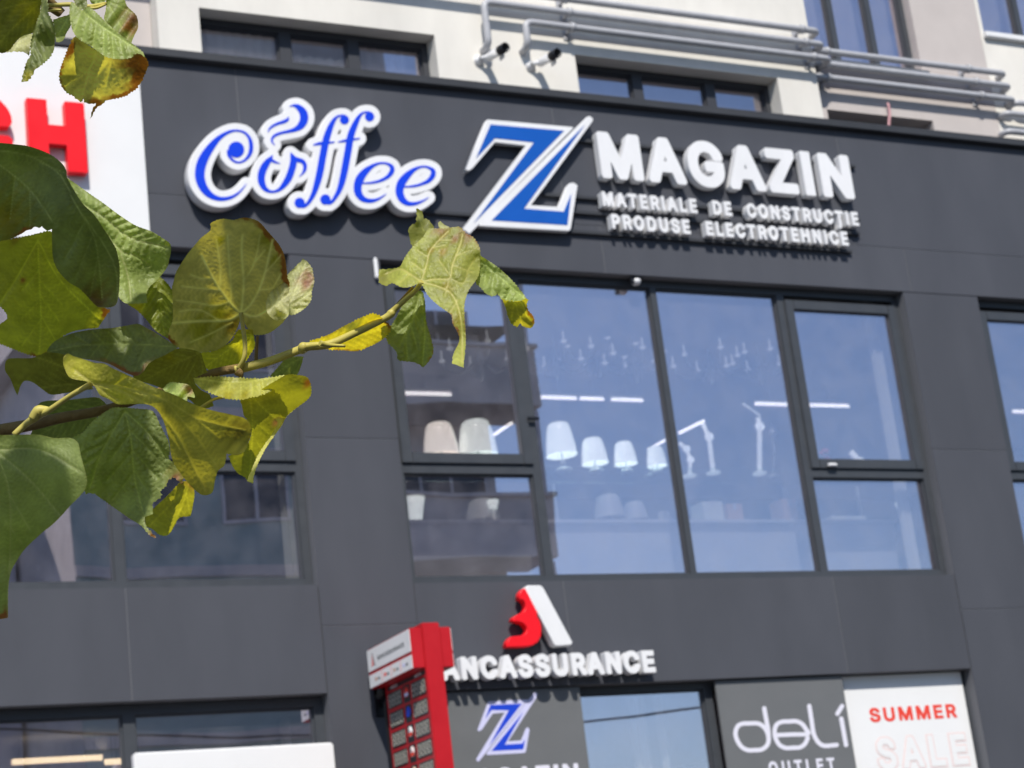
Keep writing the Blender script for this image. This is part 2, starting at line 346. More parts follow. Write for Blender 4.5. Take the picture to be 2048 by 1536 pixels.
pipe([(3.80,YB+.02,9.50),(3.80,y2,9.50),(6.10,y2,9.50),(6.10,YB+.05,9.50)], 'middle grey pipe across the pinkish wall', (3.96,5.68), YB)
pipe([(3.76,YB+.02,9.36),(3.76,y2,9.36),(6.12,y2,9.36),(6.12,YB+.05,9.36)], 'lowest grey pipe across the pinkish wall, above the dark window', (3.94,5.72), YB)
for k, (px, py) in enumerate(((2030,205),(2012,226),(2014,262))):
    q = at(px, py, .2)
    pipe([(q.x,YB+.05,q.z),(q.x,.2,q.z),(8.9,.2,q.z)], ('short upper grey pipe stub at the right end of the wall', 'short middle grey pipe stub at the right end of the wall', 'short lower grey pipe stub just above the dark parapet')[k], (6.9,), YB)
p0 = at(1775,206,.26); p1 = at(1779,262,.25)
pts = [p0 + (p1-p0)*t + Vector((.012*math.sin(t*5),0,0)) for t in [i/8 for i in range(9)]]
tag(MB().tube(pts, .009, 8).tube([q+Vector((.02,.01,0)) for q in pts], .007, 8).build('hanging_cable', M['cable']), 'thin pink cable hanging from pipe in front of dark window', 'cable')

# ------------------------------------------------------------------ security cameras
def cctv(px, py, label):
    b = at(px, py, YA); o = thing('security_camera', label, 'security camera', b, 'white bullet cameras on the cream wall')
    ax = Vector((.10, -1, -.12)).normalized(); s = b + Vector((.06, -.09, .0))
    MB().lathe([(.045,0),(.045,.02),(.03,.035),(.022,.05)], b+Vector((0,-.001,0)), 18, (0,-1,0)).tube([b+Vector((0,-.04,0)), b+Vector((.02,-.07,.0)), s+ax*.03], .018, 10).build('mount', M['acrylic'], o)
    MB().lathe([(.0,-.03),(.030,-.028),(.036,-.015),(.037,.17),(.037,.17)], s, 22, ax).build('camera_body', M['acrylic'], o)
    MB().lathe([(.0395,.155),(.041,.25),(.035,.25),(.031,.19),(.0,.19)], s, 22, ax).build('lens_hood', M['black'], o)
    MB().box(s.x+.03, s.x+.05, s.y-.17, s.y-.10, s.z-.085, s.z-.04, .006).build('junction', M['acrylic'], o)
    return o
cctv(957,122,'white bullet camera with black hood under the left pipe elbow')
cctv(1060,133,'white bullet camera with black hood nearest the cream framed window')
# ------------------------------------------------------------------ small fittings
p = at(1268,565,.06); o = thing('motion_sensor', 'small white domed sensor under the head of the large window', 'sensor', p)
MB().lathe([(.0,0),(.028,.004),(.04,.02),(.042,.04),(.03,.055)], (p.x,p.y-.03,p.z-.035), 18).build('dome', M['acrylic'], o)
MB().box(p.x-.045, p.x+.045, p.y-.075, p.y+.02, p.z+.021, p.z+.034, .005).box(p.x-.06,p.x-.03,p.y-.06,p.y-.03,p.z-.03,p.z+.02).build('base', M['black'], o)
p = at(752,536,-.03); o = thing('marker_lamp', 'thin white upright tab at the top corner of the large window', 'wall fitting', p)
MB().box(p.x-.014, p.x+.014, -.045, -.012, p.z-.085, p.z+.085, .008).build('cover', M['acrylic'], o)
MB().box(p.x-.010, p.x+.010, -.0115, -.0005, p.z-.07, p.z+.07).build('back_plate', M['frame'], o)

# ------------------------------------------------------------------ lettering tools
def curve_mesh(cd, name='c'):
    o = bpy.data.objects.new(name, cd); COL.objects.link(o); bpy.context.view_layer.update()
    me = bpy.data.meshes.new_from_object(o.evaluated_get(bpy.context.evaluated_depsgraph_get())); bpy.data.objects.remove(o); return me
def poly_curve(loops, ext, bev=0.0):
    cd = bpy.data.curves.new('c', 'CURVE'); cd.dimensions = '2D'; cd.fill_mode = 'BOTH'; cd.extrude = ext; cd.bevel_depth = bev; cd.bevel_resolution = 1
    for lp in loops:
        sp = cd.splines.new('POLY'); sp.points.add(len(lp)-1); sp.use_cyclic_u = True
        for q, (x, y) in zip(sp.points, lp): q.co = (x, y, 0, 1)
    return curve_mesh(cd)
def solid(loops, yf, depth, name, mt, parent, bev=.0):
    """loops in facade metres (x, z); front face at y = yf, going back by depth"""
    me = poly_curve(loops, depth/2-bev, bev)
    for v in me.vertices: x, y, z = v.co; v.co = (x, yf+depth/2-z, y)
    me.flip_normals(); me.update()
    return link(name, me, mt, parent)
# capital outlines (advance, closed contours) in thousandths of an em
FONT = {"A":[480,[[16,0,201,509,276,509,463,0,395,0,287,302,283,314,279,327,274,341,269,356,264,372,259,390,253,409,246,430,239,453,232,478,245,478,238,453,231,430,225,408,218,389,213,371,208,355,203,340,198,326,194,314,191,302,85,0],[110,142,110,199,370,199,370,142]]],"B":[456,[[60,0,60,509,241,509,261,508,280,506,298,502,314,497,329,491,342,483,354,474,364,464,373,454,381,442,387,429,392,416,395,403,397,389,398,374,398,361,396,350,394,339,391,329,387,320,382,312,376,304,370,298,364,291,356,286,349,281,341,277,332,273,324,269,315,267,315,262,325,261,334,259,344,255,354,251,363,245,372,239,381,231,389,223,396,214,402,203,408,192,412,179,415,166,417,152,418,136,417,121,415,107,411,93,407,79,400,67,392,55,383,44,372,34,359,26,344,18,328,11,311,6,291,3,270,1,247,0],[125,57,245,57,267,58,287,61,304,65,318,72,330,80,339,89,346,100,351,111,354,123,355,137,355,147,353,157,351,166,347,175,342,184,337,192,330,200,323,206,315,213,306,218,296,223,285,226,273,229,261,230,248,231,125,231],[125,285,238,285,249,286,259,287,269,289,279,292,288,296,297,301,304,306,311,312,318,319,323,326,328,334,331,343,334,352,335,362,336,372,335,385,332,397,328,409,321,419,313,429,302,437,290,443,275,448,259,451,240,452,125,452]]],"C":[510,[[267,-7,242,-6,217,-2,194,5,171,13,150,25,131,39,113,55,97,73,82,93,70,115,59,140,51,166,45,193,41,223,40,254,41,285,45,315,51,343,59,369,70,393,82,415,97,436,113,454,131,470,150,484,171,495,194,504,217,510,242,514,267,516,283,515,298,514,312,511,326,508,340,504,354,499,367,494,379,487,391,479,402,471,413,462,423,452,432,442,440,430,448,418,455,406,461,392,466,378,470,364,473,348,408,348,406,359,403,368,399,378,394,386,389,395,384,402,378,409,372,416,365,423,357,428,350,434,341,438,333,442,324,446,315,449,306,451,297,453,287,455,277,456,267,456,249,455,231,452,215,447,199,441,184,432,169,422,156,410,145,396,134,381,125,364,117,345,111,325,107,303,104,279,103,254,104,229,107,206,111,184,117,163,125,145,134,127,145,112,157,98,170,87,184,76,199,68,215,61,232,57,249,54,267,53,277,53,287,54,297,55,306,57,315,60,324,63,333,67,341,71,350,75,357,81,365,86,372,93,378,99,384,107,389,114,394,123,399,131,403,141,406,150,408,160,473,160,470,145,466,131,461,117,455,103,448,91,440,79,432,67,423,57,413,47,402,38,391,30,379,22,367,15,354,10,341,5,327,0,312,-3,298,-5,283,-6]]],"D":[502,[[219,0,96,0,96,57,215,57,239,58,261,61,282,66,301,72,318,81,333,91,347,103,360,117,370,132,379,149,386,168,392,187,396,209,398,231,399,255,398,279,396,302,392,323,386,342,379,361,370,377,360,392,348,406,335,418,320,428,303,437,285,443,265,448,244,451,221,452,93,452,93,509,225,509,254,507,281,504,307,498,331,489,353,478,373,465,391,450,407,432,421,413,433,391,444,367,451,342,457,315,460,286,462,255,460,224,457,195,451,168,443,142,433,119,421,97,406,77,390,60,371,44,351,31,328,20,303,11,277,5,249,1],[125,509,125,0,60,0,60,509]]],"E":[419,[[60,0,60,509,372,509,372,452,125,452,125,286,355,286,355,229,125,229,125,57,375,57,375,0]]],"G":[520,[[269,-7,242,-6,217,-2,193,5,171,14,149,25,130,39,112,55,96,73,82,93,69,116,59,140,51,166,45,194,41,223,40,254,41,285,45,315,51,343,59,369,69,393,82,415,96,436,112,454,129,470,149,484,170,495,192,504,215,510,239,514,265,516,281,515,296,514,311,511,326,508,340,504,354,498,367,492,380,485,392,478,403,469,414,460,424,450,433,439,441,428,449,416,456,404,462,391,467,377,471,363,474,349,408,349,405,358,401,368,397,377,392,385,387,393,382,401,376,408,370,415,363,421,356,427,349,432,341,437,333,441,324,445,315,448,306,451,296,453,286,455,276,455,265,456,247,455,230,452,214,447,198,441,183,432,169,422,156,410,145,397,134,381,125,364,117,345,111,325,107,303,104,279,103,254,104,229,107,206,111,184,117,163,125,145,134,128,145,112,157,99,170,87,184,76,200,68,216,61,233,57,250,54,269,53,285,54,301,56,317,59,331,65,345,71,357,79,369,88,379,99,388,110,396,123,403,137,408,152,412,168,414,185,415,202,434,199,283,199,283,256,478,256,478,200,477,176,474,152,468,131,461,110,451,91,439,73,426,57,411,43,395,30,377,19,357,10,337,2,315,-3,292,-6]]],"H":[517,[[60,0,60,509,125,509,125,289,392,289,392,509,457,509,457,0,392,0,392,232,125,232,125,0]]],"I":[185,[[60,0,60,509,125,509,125,0]]],"L":[393,[[60,0,60,509,125,509,125,57,361,57,361,0]]],"M":[628,[[60,0,60,509,152,509,277,187,287,159,299,123,311,84,322,49,307,49,318,83,330,121,342,158,352,187,476,509,568,509,568,0,504,0,504,291,504,327,505,369,506,413,507,457,513,457,510,448,507,438,504,429,501,419,498,409,482,363,467,322,456,291,342,0,286,0,170,291,159,321,145,361,129,408,112,457,119,457,120,416,121,372,122,328,122,291,122,0]]],"N":[523,[[60,0,60,509,136,509,343,183,347,177,350,172,354,165,358,158,363,151,367,143,372,134,377,125,382,116,388,107,393,97,398,87,403,76,409,66,414,55,405,54,404,65,403,76,402,87,401,98,401,108,400,119,400,129,400,139,399,148,399,157,399,195,399,509,463,509,463,0,387,0,202,290,177,331,172,340,167,349,161,359,154,370,148,381,108,452,119,454,122,384,124,328,125,291,125,0]]],"O":[533,[[267,-7,241,-6,217,-2,194,5,171,13,150,25,131,39,113,55,97,73,82,93,70,115,59,140,51,166,45,193,41,223,40,254,41,285,45,315,51,343,59,369,70,393,82,415,97,436,113,454,131,470,150,484,171,495,194,504,217,510,241,514,267,516,293,514,317,510,340,504,363,495,384,484,403,470,421,454,437,436,451,415,464,393,474,369,482,343,488,315,492,285,493,254,492,223,488,193,482,166,474,140,464,115,451,93,437,73,421,55,403,39,384,25,363,13,340,5,317,-2,293,-6],[267,53,285,54,302,57,318,61,334,68,349,76,364,86,377,98,388,112,399,127,408,144,416,163,422,183,427,205,429,229,430,254,429,279,427,303,422,325,416,346,408,365,399,382,388,397,377,411,364,423,349,433,334,441,318,447,302,452,285,455,267,456,249,455,232,452,215,447,199,441,184,433,170,422,157,411,145,397,135,381,125,364,117,345,111,325,107,303,104,279,103,254,104,229,107,205,111,183,117,163,125,144,135,127,145,112,157,98,170,86,184,76,199,68,215,61,232,57,249,54]]],"P":[445,[[60,0,60,509,235,509,258,508,279,505,298,501,316,495,332,487,347,478,360,468,371,456,381,444,390,430,397,415,402,399,406,383,408,365,409,348,408,330,406,313,402,296,397,280,390,265,381,251,371,239,360,227,347,216,332,207,316,199,298,193,279,189,258,187,235,186,109,186,109,242,233,242,248,243,262,245,275,247,287,251,297,256,306,262,315,269,322,276,328,284,333,294,337,303,340,314,343,325,344,336,344,348,344,359,343,371,340,382,337,392,333,402,328,411,322,419,315,426,306,433,297,439,286,443,275,447,262,450,248,451,232,452,125,452,125,0]]],"R":[449,[[60,0,60,509,236,509,259,508,280,505,299,501,317,496,333,489,348,480,361,470,372,459,382,447,390,433,397,419,403,403,406,387,409,370,409,352,409,334,406,317,403,301,397,286,390,271,382,258,372,246,361,235,348,226,333,217,317,210,299,205,279,201,258,198,236,198,96,198,96,255,234,255,249,256,263,257,276,259,287,263,298,267,307,272,315,278,322,285,329,292,334,300,338,309,341,319,343,329,345,340,345,352,345,364,343,375,341,386,338,395,334,405,329,413,322,421,315,428,307,434,298,440,287,444,275,448,262,450,248,452,233,452,125,452,125,0],[353,0,230,229,303,229,428,0]]],"S":[447,[[224,-9,202,-8,182,-6,162,-2,144,3,128,9,112,17,98,26,85,36,74,48,64,60,56,74,49,88,44,103,40,120,38,137,104,137,106,125,109,115,112,105,117,96,123,88,130,80,138,74,147,68,156,63,166,59,177,55,188,53,200,51,212,50,224,49,237,50,250,51,263,53,275,56,286,60,296,65,306,71,315,77,323,84,329,92,335,100,340,109,343,119,345,129,346,139,345,149,343,157,341,165,337,172,332,179,326,185,320,190,313,195,305,200,296,205,287,208,277,212,267,216,256,219,245,222,184,239,160,247,138,256,118,266,101,277,86,289,74,303,64,318,57,335,53,353,52,372,53,389,56,405,60,420,67,434,75,448,85,460,96,471,109,481,122,490,138,498,154,504,171,509,189,513,208,515,227,516,247,515,266,513,283,509,300,504,316,498,331,490,344,481,357,471,367,461,377,449,385,436,392,422,396,408,399,393,401,378,337,378,335,393,330,406,323,418,313,428,302,437,289,445,275,451,259,455,243,458,225,459,212,458,200,457,188,455,178,452,167,448,158,443,149,438,141,432,135,425,129,418,124,411,120,402,117,394,116,385,115,376,116,366,118,356,121,348,125,340,131,334,138,327,145,322,152,317,161,312,169,308,178,305,187,301,196,298,204,296,212,293,264,279,273,277,282,274,292,271,302,267,312,264,321,259,331,255,341,249,350,244,359,238,367,231,375,224,382,215,389,207,395,198,399,187,403,177,406,165,408,152,408,139,407,122,405,107,400,92,394,77,386,64,377,51,366,39,353,28,339,19,323,11,306,4,288,-2,268,-6,246,-8]]],"T":[449,[[32,452,32,509,417,509,417,452,257,452,257,0,193,0,193,452]]],"U":[517,[[259,-8,235,-7,213,-4,192,0,172,7,154,15,137,25,121,37,108,50,95,64,85,80,76,97,69,114,64,133,61,153,60,173,60,509,124,509,124,178,125,164,127,150,130,137,135,125,141,113,148,102,156,92,165,83,176,75,187,68,200,62,213,57,227,54,243,52,259,52,275,52,290,54,305,57,318,62,331,68,342,75,352,83,362,92,370,102,377,113,382,125,387,137,390,150,392,164,393,178,393,509,457,509,457,173,456,153,453,133,448,114,441,97,433,80,422,64,410,50,396,37,380,25,363,15,345,7,325,0,304,-4,282,-7]]],"Z":[438,[[42,0,42,46,273,385,280,394,286,403,293,412,299,421,306,431,313,440,320,449,327,458,334,467,341,476,348,454,335,454,323,453,310,453,298,452,285,452,273,452,260,452,248,452,235,452,223,452,40,452,40,509,397,509,397,462,169,129,162,119,155,109,148,100,141,90,134,81,97,33,90,54,103,55,115,55,127,56,140,56,152,57,164,57,177,57,189,57,202,57,214,57,399,57,399,0]]],"\u021a":[449,[[32,452,32,509,417,509,417,452,257,452,257,0,193,0,193,452],[165,-168,193,-40,255,-40,212,-168]]]}
GLYPHS = {}
def glyph_loops(ch, bold, st=.006):
    """the outline of a capital, thickened evenly by bold (in em)"""
    if (ch, bold) in GLYPHS: return GLYPHS[ch, bold]
    base = [np.array(l, float).reshape(-1, 2)/1000 for l in FONT[ch][1]]
    A = np.vstack(base); pad = bold+.03; mn = A.min(0)-pad; mx = A.max(0)+pad; nx, ny = [int(v) for v in (mx-mn)/st+2]
    X, Y = np.meshgrid(mn[0]+np.arange(nx)*st, mn[1]+np.arange(ny)*st, indexing='ij'); x, y = X.ravel(), Y.ravel(); D = np.full(x.size, 1e9); Wn = np.zeros(x.size, int)
    for l in base:
        for i in range(len(l)):
            (x1, y1), (x2, y2) = l[i-1], l[i]; dx, dy = x2-x1, y2-y1; c = dx*(y-y1)-dy*(x-x1)
            Wn += ((y1 <= y) & (y2 > y) & (c > 0)).astype(int)-((y1 > y) & (y2 <= y) & (c < 0)).astype(int)
    D = np.full(x.size, 1e9)                 # distance by an eight-sided rule, so that square corners stay crisp
    for l in base:
        for i in range(len(l)):
            p, q = l[i-1], l[i]
            for t in np.linspace(0, 1, max(2, int(np.hypot(*(q-p))/.006)), endpoint=False):
                ax, ay = np.abs(x-p[0]-(q[0]-p[0])*t), np.abs(y-p[1]-(q[1]-p[1])*t); D = np.minimum(D, np.maximum(np.maximum(ax, ay), (ax+ay)*(.5 if ch in 'EHILT' else .70)))
    D = np.where(Wn != 0, -np.maximum(D, .003), D).reshape(nx, ny)-bold-1e-4
    GLYPHS[ch, bold] = [m for m in (thin(l, .0015) for l in contour(D, mn, st)) if len(m) > 2]; return GLYPHS[ch, bold]
def text_layout(body):
    out = []; x = 0
    for ch in body:
        if ch == ' ': x += .24; continue
        out.append((ch, x)); x += FONT[ch][0]/1000
    return out
def inside(poly, P):
    x, y = P[:, 0], P[:, 1]; c = np.zeros(len(P), bool); n = len(poly)
    for i in range(n):
        x1, y1 = poly[i]; x2, y2 = poly[(i+1) % n]
        if y1 == y2: continue
        t = ((y1 > y) != (y2 > y)) & (x < (x2-x1)*(y-y1)/(y2-y1)+x1); c ^= t
    return c
def sign_text(body, x0, x1, z0, z1, yf, depth, mt, parent, bold=.02, bev=.003, skip=0, track=0.0, name='letter', split=True):
    """body fitted so that letters from index skip fill x0..x1 and capitals z0..z1"""
    lay = [(c, x+track*k) for k, (c, x) in enumerate(text_layout(body))]; G = [glyph_loops(c, bold) for c, _ in lay]; H = glyph_loops('H', bold)
    h0 = min(p[1] for l in H for p in l); h1 = max(p[1] for l in H for p in l)
    X0 = min(p[0] for l in G[skip] for p in l)+lay[skip][1]; X1 = max(p[0] for l in G[-1] for p in l)+lay[-1][1]; sx = (x1-x0)/(X1-X0); sz = (z1-z0)/(h1-h0)
    return [solid([[(x0+(x+ox-X0)*sx, z0+(y-h0)*sz) for x, y in l] for l in g], yf, depth, name, mt, parent, 0) for (c, ox), g in zip(lay, G)]

def smooth_path(pts, n=8):
    P = np.array(pts, float); P = np.vstack([2*P[0]-P[1], P, 2*P[-1]-P[-2]]); out = []
    for i in range(1, len(P)-2):
        for t in np.linspace(0, 1, n, endpoint=False):
            a, b, c, d = P[i-1], P[i], P[i+1], P[i+2]
            out.append(.5*((2*b)+(c-a)*t+(2*a-5*b+4*c-d)*t*t+(3*b-a-3*c+d)*t**3))
    out.append(P[-2]); return np.array(out)
def strokes_loops(strokes, offset, step=1.0):
    """outlines of a set of tapered strokes [(x, y, r)...] grown by offset, found on a fine grid"""
    C = []
    for s in strokes:
        q = smooth_path(s, 14) if len(s) > 1 else np.array(s, float)
        C.append(q)
    C = np.vstack(C); mn = C[:, :2].min(0)-C[:, 2].max()-offset-4; mx = C[:, :2].max(0)+C[:, 2].max()+offset+4
    nx = int((mx[0]-mn[0])/step)+2; ny = int((mx[1]-mn[1])/step)+2
    X, Y = np.meshgrid(mn[0]+np.arange(nx)*step, mn[1]+np.arange(ny)*step, indexing='ij'); D = np.full(X.shape, 1e9)
    for x, y, r in C:
        R = r+offset+6; i0 = max(0, int((x-R-mn[0])/step)); i1 = min(nx, int((x+R-mn[0])/step)+2); j0 = max(0, int((y-R-mn[1])/step)); j1 = min(ny, int((y+R-mn[1])/step)+2)
        d = np.hypot(X[i0:i1, j0:j1]-x, Y[i0:i1, j0:j1]-y)-r-offset; D[i0:i1, j0:j1] = np.minimum(D[i0:i1, j0:j1], d)
    return contour(np.minimum(D, 6), mn, step)
def contour(D, mn, step):
    nx, ny = D.shape; S = D < 0; seg = {}
    def key(i, j, ax):
        if ax == 0: a, b = D[i, j], D[i+1, j]; return (i, j, 0), (mn[0]+(i+a/(a-b))*step, mn[1]+j*step)
        a, b = D[i, j], D[i, j+1]; return (i, j, 1), (mn[0]+i*step, mn[1]+(j+a/(a-b))*step)
    pos = {}; nb = {}
    c = S[:-1, :-1].astype(int)+S[1:, :-1]*2+S[1:, 1:]*4+S[:-1, 1:]*8
    tab = {1:[(3,0)],2:[(0,1)],3:[(3,1)],4:[(1,2)],5:[(3,2),(1,0)],6:[(0,2)],7:[(3,2)],8:[(2,3)],9:[(2,0)],10:[(0,3),(2,1)],11:[(2,1)],12:[(1,3)],13:[(1,0)],14:[(0,3)]}
    for i, j in np.argwhere((c > 0) & (c < 15)):
        e = lambda k: key(i, j, 0) if k == 0 else key(i+1, j, 1) if k == 1 else key(i, j+1, 0) if k == 2 else key(i, j, 1)
        for a, b in tab[c[i, j]]:
            ka, pa = e(a); kb, pb = e(b); pos[ka] = pa; pos[kb] = pb; nb[ka] = kb
    loops = []
    while nb:
        k0 = next(iter(nb)); k = k0; lp = []
        while k in nb: lp.append(pos[k]); k = nb.pop(k)
        if len(lp) > 8: loops.append(lp)
    return loops
def thin(lp, tol=.12):
    """drop points that lie on a nearly straight run"""
    P = [np.array(p) for p in lp]; keep = [P[0]]
    i = 0
    while i < len(P)-1:
        j = min(i+6, len(P)-1)
        while j > i+1:
            d = P[j]-P[i]; L = np.hypot(*d)+1e-9
            if max(abs(d[0]*(q[1]-P[i][1])-d[1]*(q[0]-P[i][0]))/L for q in P[i+1:j]) < tol: break
            j -= 1
        keep.append(P[j]); i = j
    return [tuple(p) for p in keep[:-1]] if len(keep) > 4 else lp
def facade(loops, Y): return [[(lambda q: (q.x, q.z))(at(x, y, Y)) for x, y in lp] for lp in loops]

# ------------------------------------------------------------------ blue and white script sign
zA = lambda L: [(360+x/6.143, 190+y/6.143, r/6.143) for x, y, r in L]
zB = lambda L: [(560+x/6.0235, 190+y/6.0235, r/6.0235) for x, y, r in L]
coffee = [zA(L) for L in (
 [(585,685,11),(600,745,17),(655,808,14),(720,830,12),(790,805,14),(842,750,20),(870,680,25),(870,590,24),(845,520,18),(790,462,14),(700,438,12),(620,448,16),(540,485,22),(460,545,32),(390,625,44),(320,725,54),(268,830,60),(243,940,60),(247,1030,58),(277,1120,52),(330,1195,44),(400,1248,34),(480,1275,26),(560,1275,22),(640,1252,18),(710,1210,13),(770,1150,8),(815,1090,3)],
 [(690,672,98)], [(690,672,98)],
 [(1135,742,4),(1112,780,22),(1062,840,40),(1017,920,45),(997,1000,45),(1002,1070,42),(1030,1135,32),(1075,1175,22),(1130,1190,15),(1190,1178,17),(1240,1145,25),(1292,1085,36),(1337,1010,42),(1370,920,42),(1390,840,42),(1390,785,36),(1372,740,18),(1358,712,4)],
 [(1110,790,20),(1165,825,14),(1230,842,3)],
 [(1395,790,36),(1450,800,28),(1500,815,26),(1533,860,24),(1530,920,20),(1500,970,10),(1462,1004,3)],
 [(1345,145,4),(1385,130,11),(1440,142,28),(1490,185,42),(1520,240,50),(1520,310,50),(1480,380,42),(1410,425,26),(1320,450,18),(1230,470,16),(1162,500,16),(1130,540,14),(1132,580,10),(1162,615,4)],
 [(1330,270,4),(1318,305,18),(1270,330,20),(1200,352,16),(1130,388,14),(1095,422,10),(1082,455,4)])]
coffee += [zB(L) for L in (
 [(775,300,55)], [(780,247,8),(740,246,10),(690,262,14),(645,310,24),(605,390,34),(572,480,40),(547,570,42),(525,680,42),(505,790,42),(485,900,42),(463,1000,40),(438,1090,36),(403,1190,29),(360,1270,23),(320,1320,20),(280,1340,24)], [(235,1300,62)],
 [(405,602,8),(480,585,18),(560,580,14),(650,568,8)],
 [(1078,262,56)], [(1085,208,8),(1040,206,10),(990,222,14),(945,272,24),(905,350,34),(867,440,40),(842,530,42),(825,640,42),(805,750,42),(785,860,42),(763,970,40),(738,1070,36),(705,1160,29),(665,1230,23),(630,1280,19),(590,1300,24)], [(545,1260,62)],
 [(700,568,6),(790,550,16),(860,540,14),(955,525,8)],
 [(1000,1065,8),(1100,1058,13),(1200,1035,16),(1290,990,22),(1342,930,28),(1350,880,26),(1318,842,18),(1260,822,12),(1180,827,14),(1100,865,24),(1020,930,40),(962,1010,50),(935,1100,48),(942,1180,44),(982,1240,36),(1040,1270,28),(1110,1275,22),(1180,1255,14),(1240,1220,8),(1280,1190,3)],
 [(1500,1108,8),(1600,1100,13),(1700,1075,16),(1790,1032,24),(1838,972,30),(1845,920,26),(1812,886,18),(1750,864,12),(1680,871,14),(1600,910,26),(1522,980,42),(1462,1060,50),(1438,1150,48),(1453,1225,44),(1493,1280,36),(1550,1310,26),(1620,1310,20),(1690,1290,14),(1750,1260,8),(1790,1235,3)])]
YC = -.13
# holes that the union swallows: the pale crescent inside the curl of the capital
blue_lp = strokes_loops(coffee, 0, .8); white_lp = strokes_loops(coffee, 12.2, 1.0)
cs = thing('script_sign', 'white raised script sign reading Coffee in blue, a steaming cup for its first o', 'sign', at(620,430,YC))
solid(facade([thin(l) for l in white_lp], YC), YC, .100, 'sign_body', 'acrylic', cs, .004)
solid(facade([thin(l, .06) for l in blue_lp], YC), YC-.0035, .003, 'blue_lettering', 'blue', cs)
mk = MB()
for px, py in ((470,300),(640,330),(800,370)):
    q = at(px, py, 0); mk.box(q.x-.22, q.x+.22, -.029, -.001, q.z-.015, q.z+.015)
mk.build('mounting_rail', M['clad_dark'], cs)

# ------------------------------------------------------------------ monogram and shop name
cz = lambda L: [(900+x/5.906, 220+y/5.906) for x, y in L]
P1 = [(450,116),(1452,205),(1452,212),(232,1458),(160,1400),(908,412),(530,376),(262,688),(225,712),(190,700),(432,128)]
P2 = [(1622,84),(1652,76),(1684,100),(1686,124),(948,1126),(1286,1150),(1392,892),(1420,868),(1460,862),(1503,890),(1424,1404),(1402,1424),(350,1362),(352,1350),(436,1262)]
N1 = [(478,172),(1346,246),(280,1338),(990,384),(528,334),(306,572)]
N2 = [(1590,178),(872,1166),(1342,1202),(1430,990),(1386,1360),(492,1304),(1440,330)]
YZ = -.090
ms = thing('monogram_sign', 'large blue monogram Z with white rim, split by a diagonal slash', 'sign', at(1040,465,YZ))
for P_, N_ in ((P1, N1), (P2, N2)):
    body = solid(facade([cz(P_)], YZ), YZ, .055, 'sign_body', 'acrylic', ms, .004)
    solid(facade([cz(N_)], YZ), YZ-.0032, .0027, 'blue_face', 'blue2', body)
ns = thing('shop_name_sign', 'white raised capitals MAGAZIN over two small rows of letters on rails', 'sign', (2.5,-.09,7.55))
mk = MB()
for z, a, b in ((8.385,.75,3.9),(7.87,.7,3.85),(7.735,.66,3.82),(7.56,.3,3.7),(7.64,-.9,.3)):
    mk.box(a, b, -.034, -.001, z-.013, z+.013)
mk.build('rail', M['clad_dark'], ns)
sign_text('MAGAZIN', 1.235, 3.785, 8.03, 8.45, -.095, .075, 'acrylic', ns, bold=.042, bev=.002, track=.085)
sign_text('MATERIALE   DE   CONSTRUC\u021aIE', 1.205, 3.775, 7.775, 7.905, -.100, .075, 'acrylic', ns, bold=.040, bev=.002, track=.16)
sign_text('PRODUSE   ELECTROTEHNICE', 1.265, 3.625, 7.58, 7.71, -.100, .075, 'acrylic', ns, bold=.040, bev=.002, track=.16)

# ------------------------------------------------------------------ white panel with red capitals on the left
bp = thing('white_sign_panel', 'broad white fascia panel carrying big red raised capitals behind the leaves', 'sign panel', (-4.6,-.05,7.22))
MB().box(-7.1, -4.05, -.05, -.002, 7.20, 8.735, .004).box(-4.046, -2.63, -.05, -.002, 7.20, 8.735, .004).build('panel', M['white'], bp)
sign_text('BOSCH', -5.62, -3.09, 7.70, 8.255, -.135, .07, 'red', bp, bold=.055, bev=.002, track=.15, name='red_letter')

# ------------------------------------------------------------------ insurance sign over the ground floor
ins = thing('raised_letter_sign', 'white rounded capitals BANCASSURANCE below a red and white emblem', 'sign', (.2,-.1,3.95))
sign_text('BANCASSURANCE', -.70, 1.095, 3.925, 4.095, -.105, .075, 'acrylic', ins, bold=.045, bev=.005, skip=1, track=.09)
MB().box(-.9, 1.1, -.03, -.001, 3.985, 4.005).build('rail', M['clad_dark'], ins)
ci = lambda L: [(740+x/3.413, 1170+y/3.413) for x, y in L]
redE = [(1062,24),(1045,30),(1028,55),(1022,92),(1045,97),(1062,115),(1070,145),(1062,172),(1045,192),(1010,204),(985,220),(977,243),(1010,244),(1048,256),(1072,280),(1078,305),(1068,330),(1045,347),(1000,352),(965,356),(945,380),(933,418),(1060,416),(1110,408),(1145,385),(1165,345),(1168,290),(1158,250),(1138,215),(1140,185),(1118,135),(1094,88)]
whE = [(1062,20),(1078,8),(1160,8),(1176,20),(1376,392),(1368,406),(1275,413),(1256,404),(1160,215)]
solid(facade([ci(redE)], -.105), -.105, .075, 'red_emblem', 'red', ins, .004)
solid(facade([ci(whE)], -.105), -.112, .080, 'white_emblem', 'acrylic', ins, .005)

